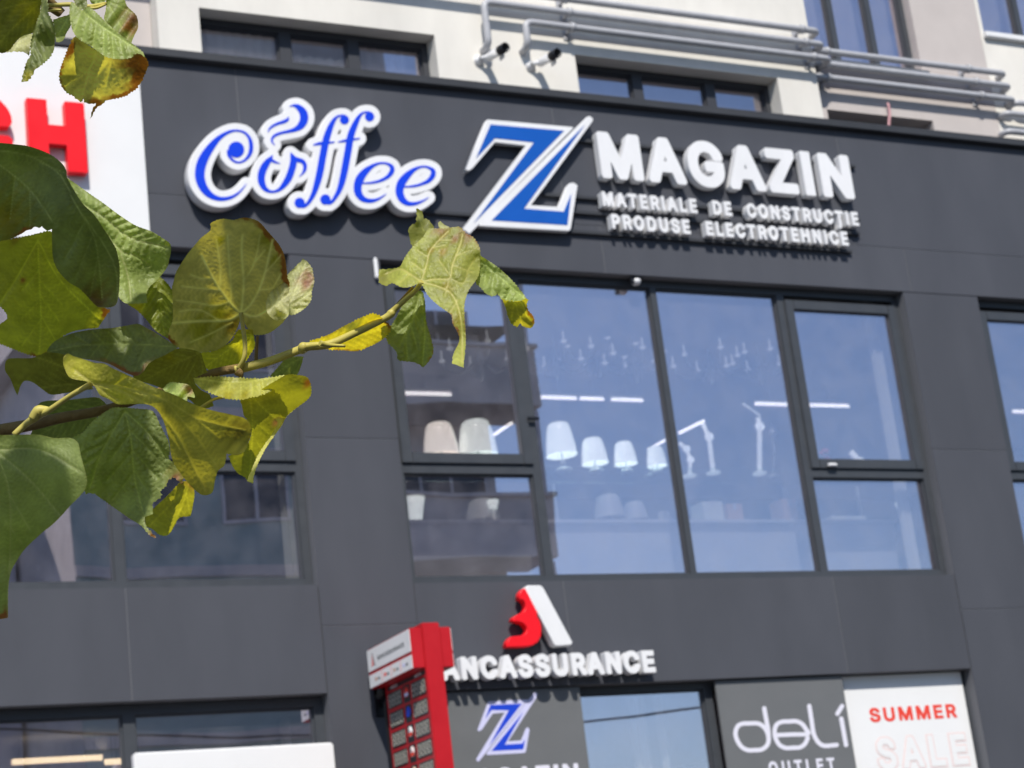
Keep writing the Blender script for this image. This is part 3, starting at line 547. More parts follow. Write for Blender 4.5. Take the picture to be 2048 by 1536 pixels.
# ------------------------------------------------------------------ film, poster and boards in the ground floor openings
def board(name, label, cat, x0, x1, z0, z1, y, th, mt):
    o = thing(name, label, cat, ((x0+x1)/2, y, z0)); MB().box(x0, x1, y, y+th, z0, z1, .002).build('board', M[mt], o); return o
gz = board('window_board', 'mid grey window board with a small blue monogram Z above MAGAZIN', 'sign board', -.78, .495, 1.2, 3.862, .040, .02, 'greyfilm')
cg = lambda L: [(940+x/8.533, 1370+y/8.533) for x, y in L]
Q1 = [(310,282),(975,250),(985,262),(290,1130),(150,1305),(120,1300),(105,1265),(590,470),(385,490),(205,760),(150,790),(125,770)]
Q2 = [(1095,130),(1130,125),(1150,160),(1140,200),(650,962),(870,945),(950,745),(980,722),(1015,760),(950,1140),(930,1160),(290,1195),(275,1170)]
R1 = [(345,345),(880,318),(330,1030),(660,430),(365,425),(262,575)]
R2 = [(905,460),(590,1018),(890,1000),(935,930),(908,1098),(365,1125),(640,790)]
YG = .0395
for P_, N_ in ((Q1, R1), (Q2, R2)):
    b_ = solid(facade([cg(P_)], YG), YG-.0015, .0012, 'pale_outline', 'lilac', gz); solid(facade([cg(N_)], YG), YG-.0032, .0012, 'blue_fill', 'blue3', b_)
sign_text('MAGAZIN', -.63, .40, 3.12, 3.295, YG-.0015, .0012, 'film_white', gz, bold=.04, bev=0, track=.09, name='film_letter')
dl = board('window_board', 'dark grey window board lettered deli OUTLET in thin pale strokes', 'sign board', 1.70, 2.905, 1.2, 3.862, .040, .02, 'greyfilm')
cd_ = lambda L: [(1420+x/6.4, 1340+y/6.4, 4.3) for x, y in L]
deli = [cd_(L) for L in ([(430,685),(520,684),(600,683),(665,710),(715,765),(742,830),(750,900),(725,970),(660,1018),(570,1026),(480,1025),(400,980),(345,895),(325,810),(345,735),(380,700),(430,685)],
 [(693,492),(718,630),(745,780),(750,900)], [(850,835),(1050,826),(1250,818),(1225,755),(1175,690),(1100,657),(1010,660),(920,664),(855,698),(827,770),(838,870),(890,960),(970,998),(1060,996),(1150,990),(1215,945),(1250,870)],
 [(1270,462),(1295,620),(1325,810),(1370,905),(1420,955),(1480,972),(1550,966),(1620,960)], [(1680,622),(1710,790),(1740,960)], [(1690,462),(1660,511),(1630,560)])]
solid(facade([thin(l, .08) for l in strokes_loops(deli, 0, .6)], YG), YG-.0015, .0012, 'film_lettering', 'film_white', dl)
sign_text('OUTLET', 2.075, 2.70, 3.105, 3.215, YG-.0015,   .0012, 'film_white', dl, bold=.03, bev=0, track=.20, name='film_letter')
po = board('sale_poster', 'white poster box lettered SUMMER in red above pale outlined SALE', 'poster', 2.955, 4.165, 1.2, 3.864, .108, .03, 'white')
sign_text('SUMMER', 3.165, 4.05, 3.485, 3.60, .1065, .0012, 'redfilm', po, bold=.034, bev=0, track=.10, name='red_letter')
sign_text('SALE', 3.165, 4.10, 3.085, 3.365, .1065, .0012, 'pinkfilm', po, bold=.060, bev=0, track=.13, name='outline')
sign_text('SALE', 3.178, 4.087, 3.098, 3.352, .1040, .0012, 'white', po, bold=.030, bev=0, track=.145, name='fill')
wb = thing('blank_sign_box', 'blank white sign box standing before the left shop window', 'sign', (-2.3,-.1,2.4))
MB().box(-3.01, -1.585, -.11, -.03, 2.6, 3.525, .012).build('panel', M['white'], wb)
MB().box(-2.9,-2.8,-.0295,.11,2.7,3.4).box(-1.8,-1.7,-.0295,.11,2.7,3.4).build('bracket', M['frame'], wb)

# ------------------------------------------------------------------ red exchange-rate board, projecting from the wall
XB0, XB1, YB0, YB1, ZB0, ZB1 = -1.195, -1.065, -.925, -.20, 2.2, 4.185
ex = thing('exchange_rate_board', 'red two sided exchange rate display projecting from the grey column', 'display board', (-1.13,-.5,2.2))
MB().box(XB0, XB1, YB0, YB1, ZB0, ZB1, .006).build('case', M['redpaint'], ex)
for sgn, xs in ((-1, XB0), (1, XB1)):
    xa, xb = sorted((xs+sgn*.001, xs+sgn*.088)); h = MB().box(xa, xb, YB0+.012, -.14, 3.875, 4.155, .006).build('header', M['redpaint'], ex)
    xf = xs+sgn*.0885; f = lambda a: tuple(sorted((xf, xf+sgn*a)))
    MB().box(*f(.004), YB0+.02, -.15, 3.995, 4.148, .001).box(*f(.004), YB0+.02, -.15, 3.88, 3.972, .001).build('white_face', M['white'], h)
    g = MB(); k = sgn*.0052
    def tri(pts): g.add([(xf+k, y, z) for y, z in pts], [tuple(range(len(pts)))])
    yl = -.24
    g2 = MB()
    g2.add([(xf+k, y, z) for y, z in ((yl,4.11),(yl+.018,4.02),(yl-.012,4.03))], [(0,1,2)]).build('red_emblem', M['redfilm'], h)
    g.add([(xf+k, y, z) for y, z in ((yl,4.115),(yl-.008,4.115),(yl-.045,4.02),(yl-.03,4.02))], [(0,1,2,3)]).build('dark_emblem', M['frame'], h)
    lay = text_layout('BANCASSURANCE'); tx = MB(); L_ = lay[-1][1]+.7
    for c, ox in lay:
        me = poly_curve(glyph_loops(c, .012), 0); tx.add([(xf+k, -.33-(v.co.x+ox)/L_*.50 if sgn < 0 else -.83+(v.co.x+ox)/L_*.50, 4.05+v.co.y*.055) for v in me.vertices], [list(p.vertices) for p in me.polygons]); bpy.data.meshes.remove(me)
    tx.build('header_lettering', M['frame'], h)
    for j, mt in enumerate(('glow_warm','redfilm','glow_warm','lilac')):
        yy = -.24-.165*j; MB().box(*sorted((xf+sgn*.004, xf+sgn*.0055)), yy-.05, yy-.015, 3.915, 3.938).build('service_icon', M['cardboard' if mt == 'glow_warm' else mt], h)
        tx = MB()
        for q in range(3): tx.box(*sorted((xf+sgn*.004, xf+sgn*.0055)), yy-.075-q*.014, yy-.065-q*.014, 3.915, 3.932)
        tx.build('service_text', M['greyfilm'], h)
        if j: MB().box(*sorted((xf+sgn*.004, xf+sgn*.005)), yy+.021, yy+.024, 3.885, 3.968).build('divider', M['redfilm'], h)
    # buy and sell captions, then rows of digits with flags between
    xs2 = xs
    s = MB().box(*sorted((xs2, xs2+sgn*.003)), -.90, -.245, 3.838, 3.868); s.build('caption_strip', M['black'], ex)
    for yy in (-.36, -.78): MB().box(*sorted((xs2+sgn*.003, xs2+sgn*.0045)), yy-.06, yy+.06, 3.845, 3.861).build('caption', M['chrome'], ex)
    flags = (('redfilm','lilac'),('blue3','blue3'),('white','redfilm'),('pinkfilm','redfilm'),('cardboard','black'),('redfilm','white'),('blue3','white'),('white','blue3'),('redfilm','white'))
    for rr in range(9):
        zc = 3.765-rr*.137
        for yy in (-.36, -.77):
            md = MB().box(*sorted((xs2, xs2+sgn*.004)), yy-.118, yy+.118, zc-.055, zc+.055, .001).build('digit_module', M['black'], ex)
            dg = MB()
            for d in range(4):
                yd = yy+.088-d*.059; x_ = sorted((xs2+sgn*.004, xs2+sgn*.0055)); t = .0052
                for (a, b, c, e) in ((-.018,.018,.036,.036+t),(-.018,.018,-.003,.0035),(-.018,.018,-.036-t,-.036),(-.022,-.022+t,.006,.034),(.022-t,.022,.006,.034),(-.022,-.022+t,-.034,-.006),(.022-t,.022,-.034,-.006)):
                    dg.box(*x_, yd+a, yd+b, zc+c, zc+e)
            dg.build('segments', M['led'], md)
        fb = MB().box(*sorted((xs2, xs2+sgn*.003)), -.62, -.51, zc-.06, zc+.06).build('flag_cell', M['black'], ex)
        c1, c2 = flags[rr]
        MB().lathe([(.0,.0),(.036,.0),(.036,.002),(0,.002)], (xs2+sgn*.003, -.565, zc+.012), 20, (sgn,0,0)).build('flag', M[c1], fb)
        MB().box(*sorted((xs2+sgn*.0055, xs2+sgn*.007)), -.596, -.534, zc-.018, zc+.006).build('flag_band', M[c2], fb)
pb = MB().tube([(-1.13,-.20,3.80),(-1.13,.0,3.80)], .03, 14).tube([(-1.13,-.20,2.6),(-1.13,.0,2.6)], .03, 14).box(-1.20,-1.06,-.2,-.15,2.3,3.78,.01).box(-1.2,-1.06,-.012,-.001,3.7,3.9).lathe([(0,0),(.045,.003),(.055,.02),(.055,.06),(.03,.08)], (-1.17,-.15,3.86), 18, (-1,0,0))
pb.build('wall_bracket', M['black'], ex)

# ------------------------------------------------------------------ lighting shop behind the first-floor glass
sh = thing('display_shelf', 'pale two tier display shelf running along inside the large window', 'shelf', (1.7,.75,4.2))
ZS1, ZS2 = 5.735, 5.285
MB().box(-.72, 4.1, .50, .98, ZS1-.012, ZS1).build('shelf_board', M['glass_shelf'], sh)
MB().box(-.72, 4.1, .50, .98, ZS2-.025, ZS2).build('shelf_board', M['shelf'], sh)
MB().box(-.72, 4.1, .56, .58, 4.185, ZS2-.026).build('kick_panel', M['shelf'], sh)
for x in (-.7, 1.0, 2.2, 3.3, 4.08): MB().box(x-.012, x+.012, .955, .979, 4.185, ZS1-.026).build('upright', M['shelf'], sh)
def table_lamp(px, top, bot, base, wpx, Y, label, mt='shade', zs=ZS1):
    a = at(px, top, Y); b = at(px, bot, Y); r1 = wpx/2/225; h = a.z-b.z
    zb = zs; o = thing('table_lamp', label, 'table lamp', (a.x, Y, zb), 'table lamps on the display shelf')
    x = a.x; zt = zb+(base-top)/225.0; zm = zt-h
    MB().lathe([(0,0),(r1*.55,0),(r1*.6,.01),(r1*.5,.03),(r1*.15,.045),(r1*.12,.06)], (x,Y,zb+.001), 24).build('base', M['chrome'], o)
    MB().lathe([(r1*.12,.05),(r1*.22,(zm-zb)*.45),(r1*.10,(zm-zb)*.8),(r1*.08,zm-zb+.05)], (x,Y,zb), 20).build('stem', M['chrome'], o)
    pr = [(r1,0),(r1*.99,.004),(r1*.93,h*.35),(r1*.80,h*.75),(r1*.70,h*.93),(r1*.60,h*.985),(r1*.40,h),(0,h+.002)]
    MB().lathe(pr, (x,Y,zm), 32).build('lamp_shade', M[mt], o)
    return o
table_lamp(877,852,916,938,64,.66,'cream domed table lamp, leftmost of the row in the window','shade_beige')
table_lamp(950,846,916,938,72,.66,'largest pale green white table lamp, beside the cream one')
table_lamp(1116,850,914,944,58,.70,'tall white table lamp right of the thick window mullion')
table_lamp(1184,878,928,944,50,.70,'white table lamp with saucer base between tall and bulbous ones')
table_lamp(1246,884,928,944,44,.70,'small white table lamp just right of the saucer based one')
table_lamp(1309,893,932,945,38,.70,'smallest white table lamp nearest the middle mullion')
table_lamp(1214,990,1036,1050,58,.74,'dim wide lamp on the lower shelf, left of two similar','shade_grey',ZS2)
table_lamp(1267,1004,1040,1051,48,.74,'dim medium lamp on the lower shelf, right of a wider one','shade_grey',ZS2)
table_lamp(1327,1022,1044,1052,26,.74,'tiny dim lamp on the lower shelf by the middle mullion','shade_grey',ZS2)
table_lamp(962,998,1040,1048,62,.74,'dark shaded lamp on the lower shelf in the left pane','shade_grey',ZS2)
def rod_lamp(pts, r, label, Y, mt='glowing_white_plastic', zs=ZS1, head=None, glow=True, hr=.014):
    W_ = [at(x, y, Y) for x, y in pts]; dz = zs-W_[0].z; W_ = [q+Vector((0,0,dz)) for q in W_]
    o = thing('desk_lamp', label, 'desk lamp', W_[0], 'jointed desk lamps on the display shelf')
    MB().lathe([(0,0),(.06,0),(.062,.012),(.05,.018),(0,.02)], W_[0]+Vector((0,0,.001)), 24).build('base', M[mt], o)
    MB().tube(W_, r, 12).build('arm', M[mt], o)
    j = MB()
    for q in W_[1:-1]: j.lathe([(r*1.7,-.018),(r*1.9,-.012),(r*1.9,.012),(r*1.7,.018)], q, 14, (0,1,0))
    if len(W_) > 2: j.build('joint', M[mt], o)
    if head:
        H = [at(x, y, Y)+Vector((0,-.03,dz)) for x, y in head]; MB().tube(H, hr, 10).build('lamp_head', M['glow' if glow else mt], o)
    return o
rod_lamp(((1427,946),(1418,872),(1404,842)), .020, 'white jointed lamp with glowing bar head by the middle mullion', .70, head=((1404,842),(1355,866)))
rod_lamp(((1519,946),(1519,850),(1516,832)), .022, 'tall white lamp with thin raised arm in the third pane', .70, head=((1516,830),(1482,806)), glow=False, hr=.008)
rod_lamp(((1545,946),(1548,900),(1543,858),(1541,836)), .007, 'small headed pale lamp beside the tall white one', .78, 'chrome', head=((1549,858),(1535,858)), glow=False, hr=.03)
rod_lamp(((1668,912),(1648,876),(1634,866)), .012, 'red jointed lamp low in the right opening light', .70, 'redfilm', head=((1636,864),(1646,866)), glow=False, hr=.02)
rod_lamp(((1720,922),(1716,896),(1697,874)), .026, 'short white lamp with bent head low in the right opening light', .70)
rod_lamp(((1378,946),(1380,912),(1372,890),(1358,878)), .016, 'white lamp with curved arm behind the middle mullion', .80)
rod_lamp(((960,940),(972,890)), .007, 'thin lamp with glowing slanted bar head in left opening light', .80, 'chrome', head=((972,870),(1020,838)), hr=.014)
rod_lamp(((1300,946),(1298,900)), .007, 'thin lamp with glowing slanted bar above the smallest table lamp', .80, 'chrome', head=((1292,894),(1328,874)), hr=.012)
def box_at(name, x0, x1, y0, y1, Y, dep, mt, label, cat, zs=ZS2):
    a = at(x0, y0, Y); b = at(x1, y1, Y); h = (y1-y0)/222.0; x1_ = b.x; o = thing(name, label, cat, ((a.x+b.x)/2, Y, zs))
    MB().box(a.x, x1_, Y, Y+dep, zs+.001, zs+h, .004).build('carton', M[mt], o); MB().box((a.x+x1_)/2-.012, (a.x+x1_)/2+.012, Y-.001, Y+dep*.9, zs+h+.0005, zs+h+.0015).box((a.x+x1_)/2-.012, (a.x+x1_)/2+.012, Y-.0015, Y-.0003, zs+h*.7, zs+h).build('tape', M['shelf'], o)
box_at('box', 1405, 1452, 1010, 1052, .62, .2, 'carton', 'white carton with green edge on the lower shelf', 'box')
box_at('box', 1454, 1491, 1014, 1052, .63, .2, 'cardboard', 'pinkish carton against the white one on the lower shelf', 'box')
box_at('box', 1564, 1600, 1002, 1050, .62, .2, 'cardboard', 'tall pinkish carton standing alone on the lower shelf', 'box')
box_at('box', 1664, 1736, 1036, 1050, .62, .2, 'carton', 'flat white carton in the bottom right pane', 'box')
a = at(830,985,.62); o = thing('vase', 'white flared vase on the lower shelf in the left pane', 'vase', (a.x,.62,ZS2))
MB().lathe([(0,0),(.06,0),(.065,.01),(.085,.12),(.11,.22),(.105,.22),(.08,.12),(.06,.02),(0,.015)], (a.x,.70,ZS2+.001), 28).build('vessel', M['shade'], o)  # vessel takes the glowing lamp shade material, so emission brightens it
MB().lathe([(.104,.222),(.113,.221),(.113,.229),(.104,.23)], (a.x,.70,ZS2+.001), 28).build('rim', M['acrylic'], o)
def spot(px, py, Y, label, zs=ZS2):
    a = at(px, py, Y); o = thing('spot_lamp', label, 'lamp', (a.x, Y, zs), 'small lamps on the lower shelf')
    MB().lathe([(0,0),(.04,0),(.04,.012),(.012,.02),(.012,.12)], (a.x,Y,zs+.001), 18).build('base', M['acrylic'], o)
    MB().lathe([(.03,0),(.05,.06),(.045,.07),(0,.07)], (a.x,Y,zs+.115), 18).build('lamp_shade', M['shade'], o)
spot(990,1040,.6,'small white spot lamp on the lower shelf, left pane'); spot(1808,1045,.62,'small white spot lamp at the right end of the lower shelf')
# linear ceiling lamps
for k, (xa, xb) in enumerate(((800,902),(1082,1152),(1160,1206),(1222,1284),(1508,1572),(1616,1694),(2020,2110))):
    a = at(xa, 790, 2.75); b = at(xb, 790, 2.75); z = 7.065
    o = thing('linear_lamp', ('lit linear lamp in the left opening light','lit linear lamp, first of three in the second pane','short lit linear lamp, middle of three in the second pane','lit linear lamp, last of three in the second pane','lit linear lamp at the right of the third pane','lit linear lamp in the right opening light','lit linear lamp in the far right window')[k], 'ceiling lamp', ((a.x+b.x)/2,2.75,z), 'linear lamps under the shop ceiling')
    MB().tube([(a.x,2.75,z),(b.x,2.75,z)], .015, 10).build('tube', M['glow'], o); MB().box(a.x, b.x, 2.735, 2.765, z+.02, z+.05).box((a.x+b.x)/2-.006,(a.x+b.x)/2+.006,2.744,2.756,z+.05,7.239).build('housing', M['acrylic'], o)
# chandeliers
def chandelier(px, py, Y, sc, label):
    c = at(px, py, Y); o = thing('chandelier', label, 'chandelier', c, 'pale chandeliers hanging in the shop')
    MB().tube([(c.x,Y,c.z+.1*sc),(c.x,Y,7.239)], .006, 8).lathe([(0,-.2),(.02,-.18),(.035,-.1),(.015,-.04),(.04,.02),(.02,.08),(.01,.12)], c, 16).build('stem', M['chrome'], o)
    for k in range(6):
        a = k*math.pi/3+.3; d = Vector((math.cos(a), math.sin(a), 0)); R = .34*sc
        ar = MB().tube([c+d*.02, c+d*R*.5+Vector((0,0,-.10*sc)), c+d*R*.9+Vector((0,0,-.04*sc)), c+d*R+Vector((0,0,.04*sc))], .009, 8).build('arm', M['chrome'], o)
        MB().lathe([(.0,.0),(.025,.01),(.03,.025),(.009,.03),(.009,.10),(.0,.12)], c+d*R+Vector((0,0,.04*sc)), 12).build('candle', M['crystal'], ar)
chandelier(1110,720,1.5,1.0,'pale six armed chandelier nearest the thick mullion'); chandelier(1195,715,1.9,1.1,'pale six armed chandelier in the middle of the second pane')
chandelier(1270,725,1.5,.8,'smaller chandelier by the middle mullion, second pane'); chandelier(1420,730,1.7,1.0,'pale chandelier left in the third pane'); chandelier(1520,730,1.5,.9,'pale chandelier right in the third pane'); chandelier(960,720,1.5,1.0,'chandelier showing dimly behind the left opening light')
# white wall end and curtains that catch the sun beside the frames
tag(drape('window_curtain', 3.99, 4.12, 4.2, 7.2, .32, 'curtain', 3, .02), 'narrow white curtain hanging at right end of the large window', 'curtain')
tag(drape('window_curtain', -1.67, -1.57, 4.2, 7.2, .30, 'curtain', 3, .02), 'narrow white curtain at right end of the left first floor window', 'curtain')
tag(drape('window_curtain', -1.78, -1.70, .1, 3.8, .40, 'curtain', 2, .01), 'slim white curtain at right end of the left shop window', 'curtain')
tag(drape('window_curtain', 1.14, 1.28, .1, 3.83, .46, 'curtain', 2, .015), 'broad white curtain strip behind the shop glass by the letters', 'curtain')
tag(drape('window_curtain', 1.385, 1.445, .1, 3.83, .46, 'curtain', 1, .015), 'thin white curtain strip beside a broad one behind the shop glass', 'curtain')
for k, (xa, xb) in enumerate(((25,204),(210,246))):
    a = at(xa, 1524, 1.2); b = at(xb, 1515, 1.2); o = thing('linear_lamp', ('long warm lit lamp behind the left shop window','short warm lit lamp behind the left shop window')[k], 'ceiling lamp', a, 'warm linear lamps in the left shop')
    MB().tube([(a.x,1.2,a.z),(b.x,1.2,a.z)], .022, 10).build('tube', M['glow_warm'], o); MB().box(a.x+.05, a.x+.056, 1.197, 1.203, a.z+.02, 3.859).box(b.x-.056, b.x-.05, 1.197, 1.203, a.z+.02, 3.859).build('hanger', M['black'], o)
a = at(206,1500,1.35); o = thing('pendant_lamp', 'grey conical pendant lamp over the warm tubes', 'pendant lamp', a)
MB().lathe([(.03,.0),(.10,.13),(.095,.13),(.02,.0)], a, 20).build('lamp_shade', M['shelf'], o); MB().tube([a, (a.x,a.y,3.859)], .004, 6).build('cord', M['black'], o)

# ------------------------------------------------------------------ across the street (seen mirrored in the glass)
OB = thing('apartment_block', 'concrete apartment block with stacked balconies across the street, mirrored in the glass', 'building', (6.5,-24,0))
YO = -20.0; X0, X1 = 2.2, 10.45
MB().box(X0, X1, YO-9, YO, 0, 14.2).box(X0-.4, 9.3, YO-9.2, YO-.02, 14.201, 23.5).build('wall', M['block'], OB)
MB().box(X0+.01, 6.93, YO+.0005, YO+.03, .01, 14.2).build('rendered_bay', M['block_green'], OB)
MB().add([(9.31,YO-9.3,14.201),(X1+.5,YO-9.3,14.201),(X1+.5,YO+.5,14.201),(9.31,YO+.5,14.201),(9.31,YO-4.5,16.0),(X1-.5,YO-4.5,15.2)], [(0,1,5,4),(2,3,4,5),(1,2,5),(3,0,4),(0,3,2,1)]).box(X0-.6, 9.5, YO-9.4, YO+.2, 23.501, 23.8).build('roof', M['clad_dark'], OB)
for k in range(5):
    zf = .95+k*2.9
    if k:
        bl = MB().box(7.0, X1+.45, YO+.001, YO+1.3, zf-.22, zf-.05).box(7.0, X1+.45, YO+1.2, YO+1.3, zf-.049, zf+.95).box(X1+.35, X1+.45, YO+.001, YO+1.199, zf-.049, zf+.95).box(7.0, 7.1, YO+.001, YO+1.199, zf-.049, zf+.95).box(6.95, X1+.5, YO+1.15, YO+1.36, zf+.951, zf+1.02).build('balcony', M['block'], OB)
        MB().box(7.4, X1-.2, YO+.002, YO+.03, zf+.1, zf+2.1).build('balcony_door', M['block_win'], OB)
        f = MB()
        for x in (7.4, 8.1, 8.8, 9.5, 10.19): f.box(x, x+.06, YO+.031, YO+.06, zf+.1, zf+2.1)
        f.build('door_frame', M['bwhite'], OB)
        MB().box(7.15, 7.22, YO+1.2, YO+1.27, zf+1.021, zf+2.6).box(X1+.3, X1+.37, YO+1.2, YO+1.27, zf+1.021, zf+2.6).build('balcony_post', M['bwhite'], OB)
    for x in (3.0, 4.9):
        wf = MB(); z0 = zf+.75; wf.box(x, x+1.3, YO+.031, YO+.07, z0, z0+.06).box(x, x+1.3, YO+.031, YO+.07, z0+1.3, z0+1.36)
        for xx in (x, x+.62, x+1.24): wf.box(xx, xx+.06, YO+.031, YO+.07, z0+.061, z0+1.299)
        wo = wf.build('window', M['bwhite'], OB); MB().box(x+.06, x+1.24, YO+.032, YO+.045, z0+.07, z0+1.29).build('pane', M['block_win'], wo)
    MB().box(X0, 6.94, YO+.031, YO+.09, zf-.2, zf).build('floor_band', M['block'], OB)
NB = thing('neighbour_building', 'plain lilac grey rendered building left of the balcony block, across the street', 'building', (-3,-26,0))
MB().box(-9.5, 2.1, -29, -23.5, 0, 12.0).build('wall', M['block_light'], NB)
MB().box(-9.7, 2.15, -29.2, -23.2, 12.001, 12.3).build('roof', M['clad_dark'], NB)
for k in range(4):
    for x in (-8.5,-6.3,-4.1,-1.9,.3):
        z0 = 1.2+k*2.9; wf = MB().box(x, x+1.2, -23.499, -23.45, z0, z0+.06).box(x, x+1.2, -23.499, -23.45, z0+1.3, z0+1.36).box(x, x+.06, -23.499, -23.45, z0+.061, z0+1.299).box(x+1.14, x+1.2, -23.499, -23.45, z0+.061, z0+1.299).build('window', M['bwhite'], NB)
        MB().box(x+.06, x+1.14, -23.498, -23.48, z0+.07, z0+1.29).build('pane', M['block_win'], wf)
pts = [Vector((-9.0+30*t, -14.2-1.5*t, 7.1-1.6*math.sin(t*math.pi)*.8)) for t in [i/30 for i in range(31)]]
tag(MB().tube(pts, .02, 6).build('overhead_cable', M['black']), 'black overhead cable across the street, mirrored in the shop glass', 'cable')
for k, x in enumerate((-9.0, 21.0)):
    o = thing('utility_pole', ('concrete utility pole beyond the left end of the street cable','concrete utility pole beyond the right end of the street cable')[k], 'utility pole', (x,-14.2-1.5*k,0), 'poles carrying the street cable')
    MB().tube([(x,-14.2-1.5*k-.13,0),(x,-14.2-1.5*k-.13,7.6)], [.14,.09], 14).build('pole', M['block_light'], o); MB().box(x-.4, x+.4, -14.2-1.5*k-.17, -14.2-1.5*k-.09, 7.15, 7.22).build('crossarm', M['block'], o)

# ------------------------------------------------------------------ the linden tree in the foreground
def leaf_material():
    mt = bpy.data.materials.new('linden_leaf'); mt.use_nodes = True; N = mt.node_tree.nodes; Lk = mt.node_tree.links
    p = N['Principled BSDF']; out = N['Material Output']
    at_ = N.new('ShaderNodeAttribute'); at_.attribute_name = 'leaf_colour'
    tc = N.new('ShaderNodeTexCoord'); nz = N.new('ShaderNodeTexNoise'); nz.inputs['Scale'].default_value = 55; nz.inputs['Detail'].default_value = 6; Lk.new(tc.outputs['Object'], nz.inputs['Vector'])
    mr = N.new('ShaderNodeMapRange'); mr.inputs[1].default_value = .3; mr.inputs[2].default_value = .7; mr.inputs[3].default_value = .78; mr.inputs[4].default_value = 1.2; Lk.new(nz.outputs['Fac'], mr.inputs[0])
    mx = N.new('ShaderNodeMix'); mx.data_type = 'RGBA'; mx.blend_type = 'MULTIPLY'; mx.inputs[0].default_value = 1
    Lk.new(at_.outputs['Color'], mx.inputs[6]); Lk.new(mr.outputs[0], mx.inputs[7])
    Lk.new(mx.outputs[2], p.inputs['Base Color']); p.inputs['Roughness'].default_value = .46; p.inputs['Specular IOR Level'].default_value = .42
    tr = N.new('ShaderNodeBsdfTranslucent'); m2 = N.new('ShaderNodeMix'); m2.data_type = 'RGBA'; m2.blend_type = 'MULTIPLY'; m2.inputs[0].default_value = 1
    m2.inputs[7].default_value = (1.95, 1.85, .42, 1); Lk.new(mx.outputs[2], m2.inputs[6]); Lk.new(m2.outputs[2], tr.inputs['Color'])
    # fine netted veins
    vo = N.new('ShaderNodeTexVoronoi'); vo.feature = 'DISTANCE_TO_EDGE'; vo.inputs['Scale'].default_value = 330; Lk.new(tc.outputs['Object'], vo.inputs['Vector'])
    b = N.new('ShaderNodeBump'); b.inputs['Strength'].default_value = .5; b.inputs['Distance'].default_value = .0008; Lk.new(vo.outputs['Distance'], b.inputs['Height']); Lk.new(b.outputs[0], p.inputs['Normal'])
    ms_ = N.new('ShaderNodeMixShader'); ms_.inputs[0].default_value = .45; Lk.new(p.outputs[0], ms_.inputs[1]); Lk.new(tr.outputs[0], ms_.inputs[2]); Lk.new(ms_.outputs[0], out.inputs[0])
    return mt
M['leaf'] = leaf_material()
M['twig'] = mat('young_twig', (.56,.48,.11), .5, .4, noise=.2, scale=40)
M['branch'] = mat('brown_branch', (.24,.16,.055), .7, .3, noise=.3, scale=40, bump=.4, bscale=120)
M['bark'] = mat('linden_bark', (.12,.10,.08), .9, .2, noise=.35, scale=9, bump=.9, bscale=30)
TREE = thing('linden_tree', 'linden tree whose browning, curled leaves and twig hang before the facade', 'tree', (-8.6,-12.6,0))
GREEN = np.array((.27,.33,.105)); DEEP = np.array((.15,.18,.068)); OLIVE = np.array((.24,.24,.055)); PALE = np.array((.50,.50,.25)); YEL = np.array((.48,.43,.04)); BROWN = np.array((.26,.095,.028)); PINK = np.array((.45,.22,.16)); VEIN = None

def segdist(P, pl):
    """distance of points to a polyline and the length along it"""
    best = np.full(len(P), 1e9); along = np.zeros(len(P)); acc = 0
    for a, b in zip(pl[:-1], pl[1:]):
        a = np.array(a, float); d = np.array(b, float)-a; L = np.hypot(*d)+1e-9; t = np.clip(((P-a)@d)/L**2, 0, 1)
        q = np.hypot(*(P-(a+t[:, None]*d)).T); s = q < best; best[s] = q[s]; along[s] = acc+t[s]*L; acc += L
    return best, along
def palm_veins(base, tip, spread=.62, side=7, ratio=.8):
    """midrib, lateral ribs and their side veins of a heart-shaped leaf, as polylines"""
    b = np.array(base, float); t = np.array(tip, float); d = t-b; L = np.hypot(*d); d /= L; n = np.array((-d[1], d[0])); main = [[b, b+d*L*.5+n*L*.02, t]]; sec = []
    for s in (-1, 1):
        for ang, le in ((spread, ratio), (spread*2.1, ratio*.62)):
            v = d*math.cos(ang*s)+n*math.sin(ang*s); v2 = d*math.cos(ang*s*.8)+n*math.sin(ang*s*.8); e = b+v*L*le*.5+v2*L*le*.5; main.append([b, b+v*L*le*.5, e])
            for k in range(3):
                q = b+v*L*le*(.3+.22*k); u = d*math.cos(s*(ang+.75))+n*math.sin(s*(ang+.75)); sec.append([q, q+u*L*.30*(1-.2*k)])
        for k in range(side):
            f = .16+.8*k/side; q = b+d*L*f; u = d*math.cos(s*.72)+n*math.sin(s*.72); sec.append([q, q+u*L*.40*(1-.75*f)+d*L*.02])
    return main, sec
LEAF_N = [0]
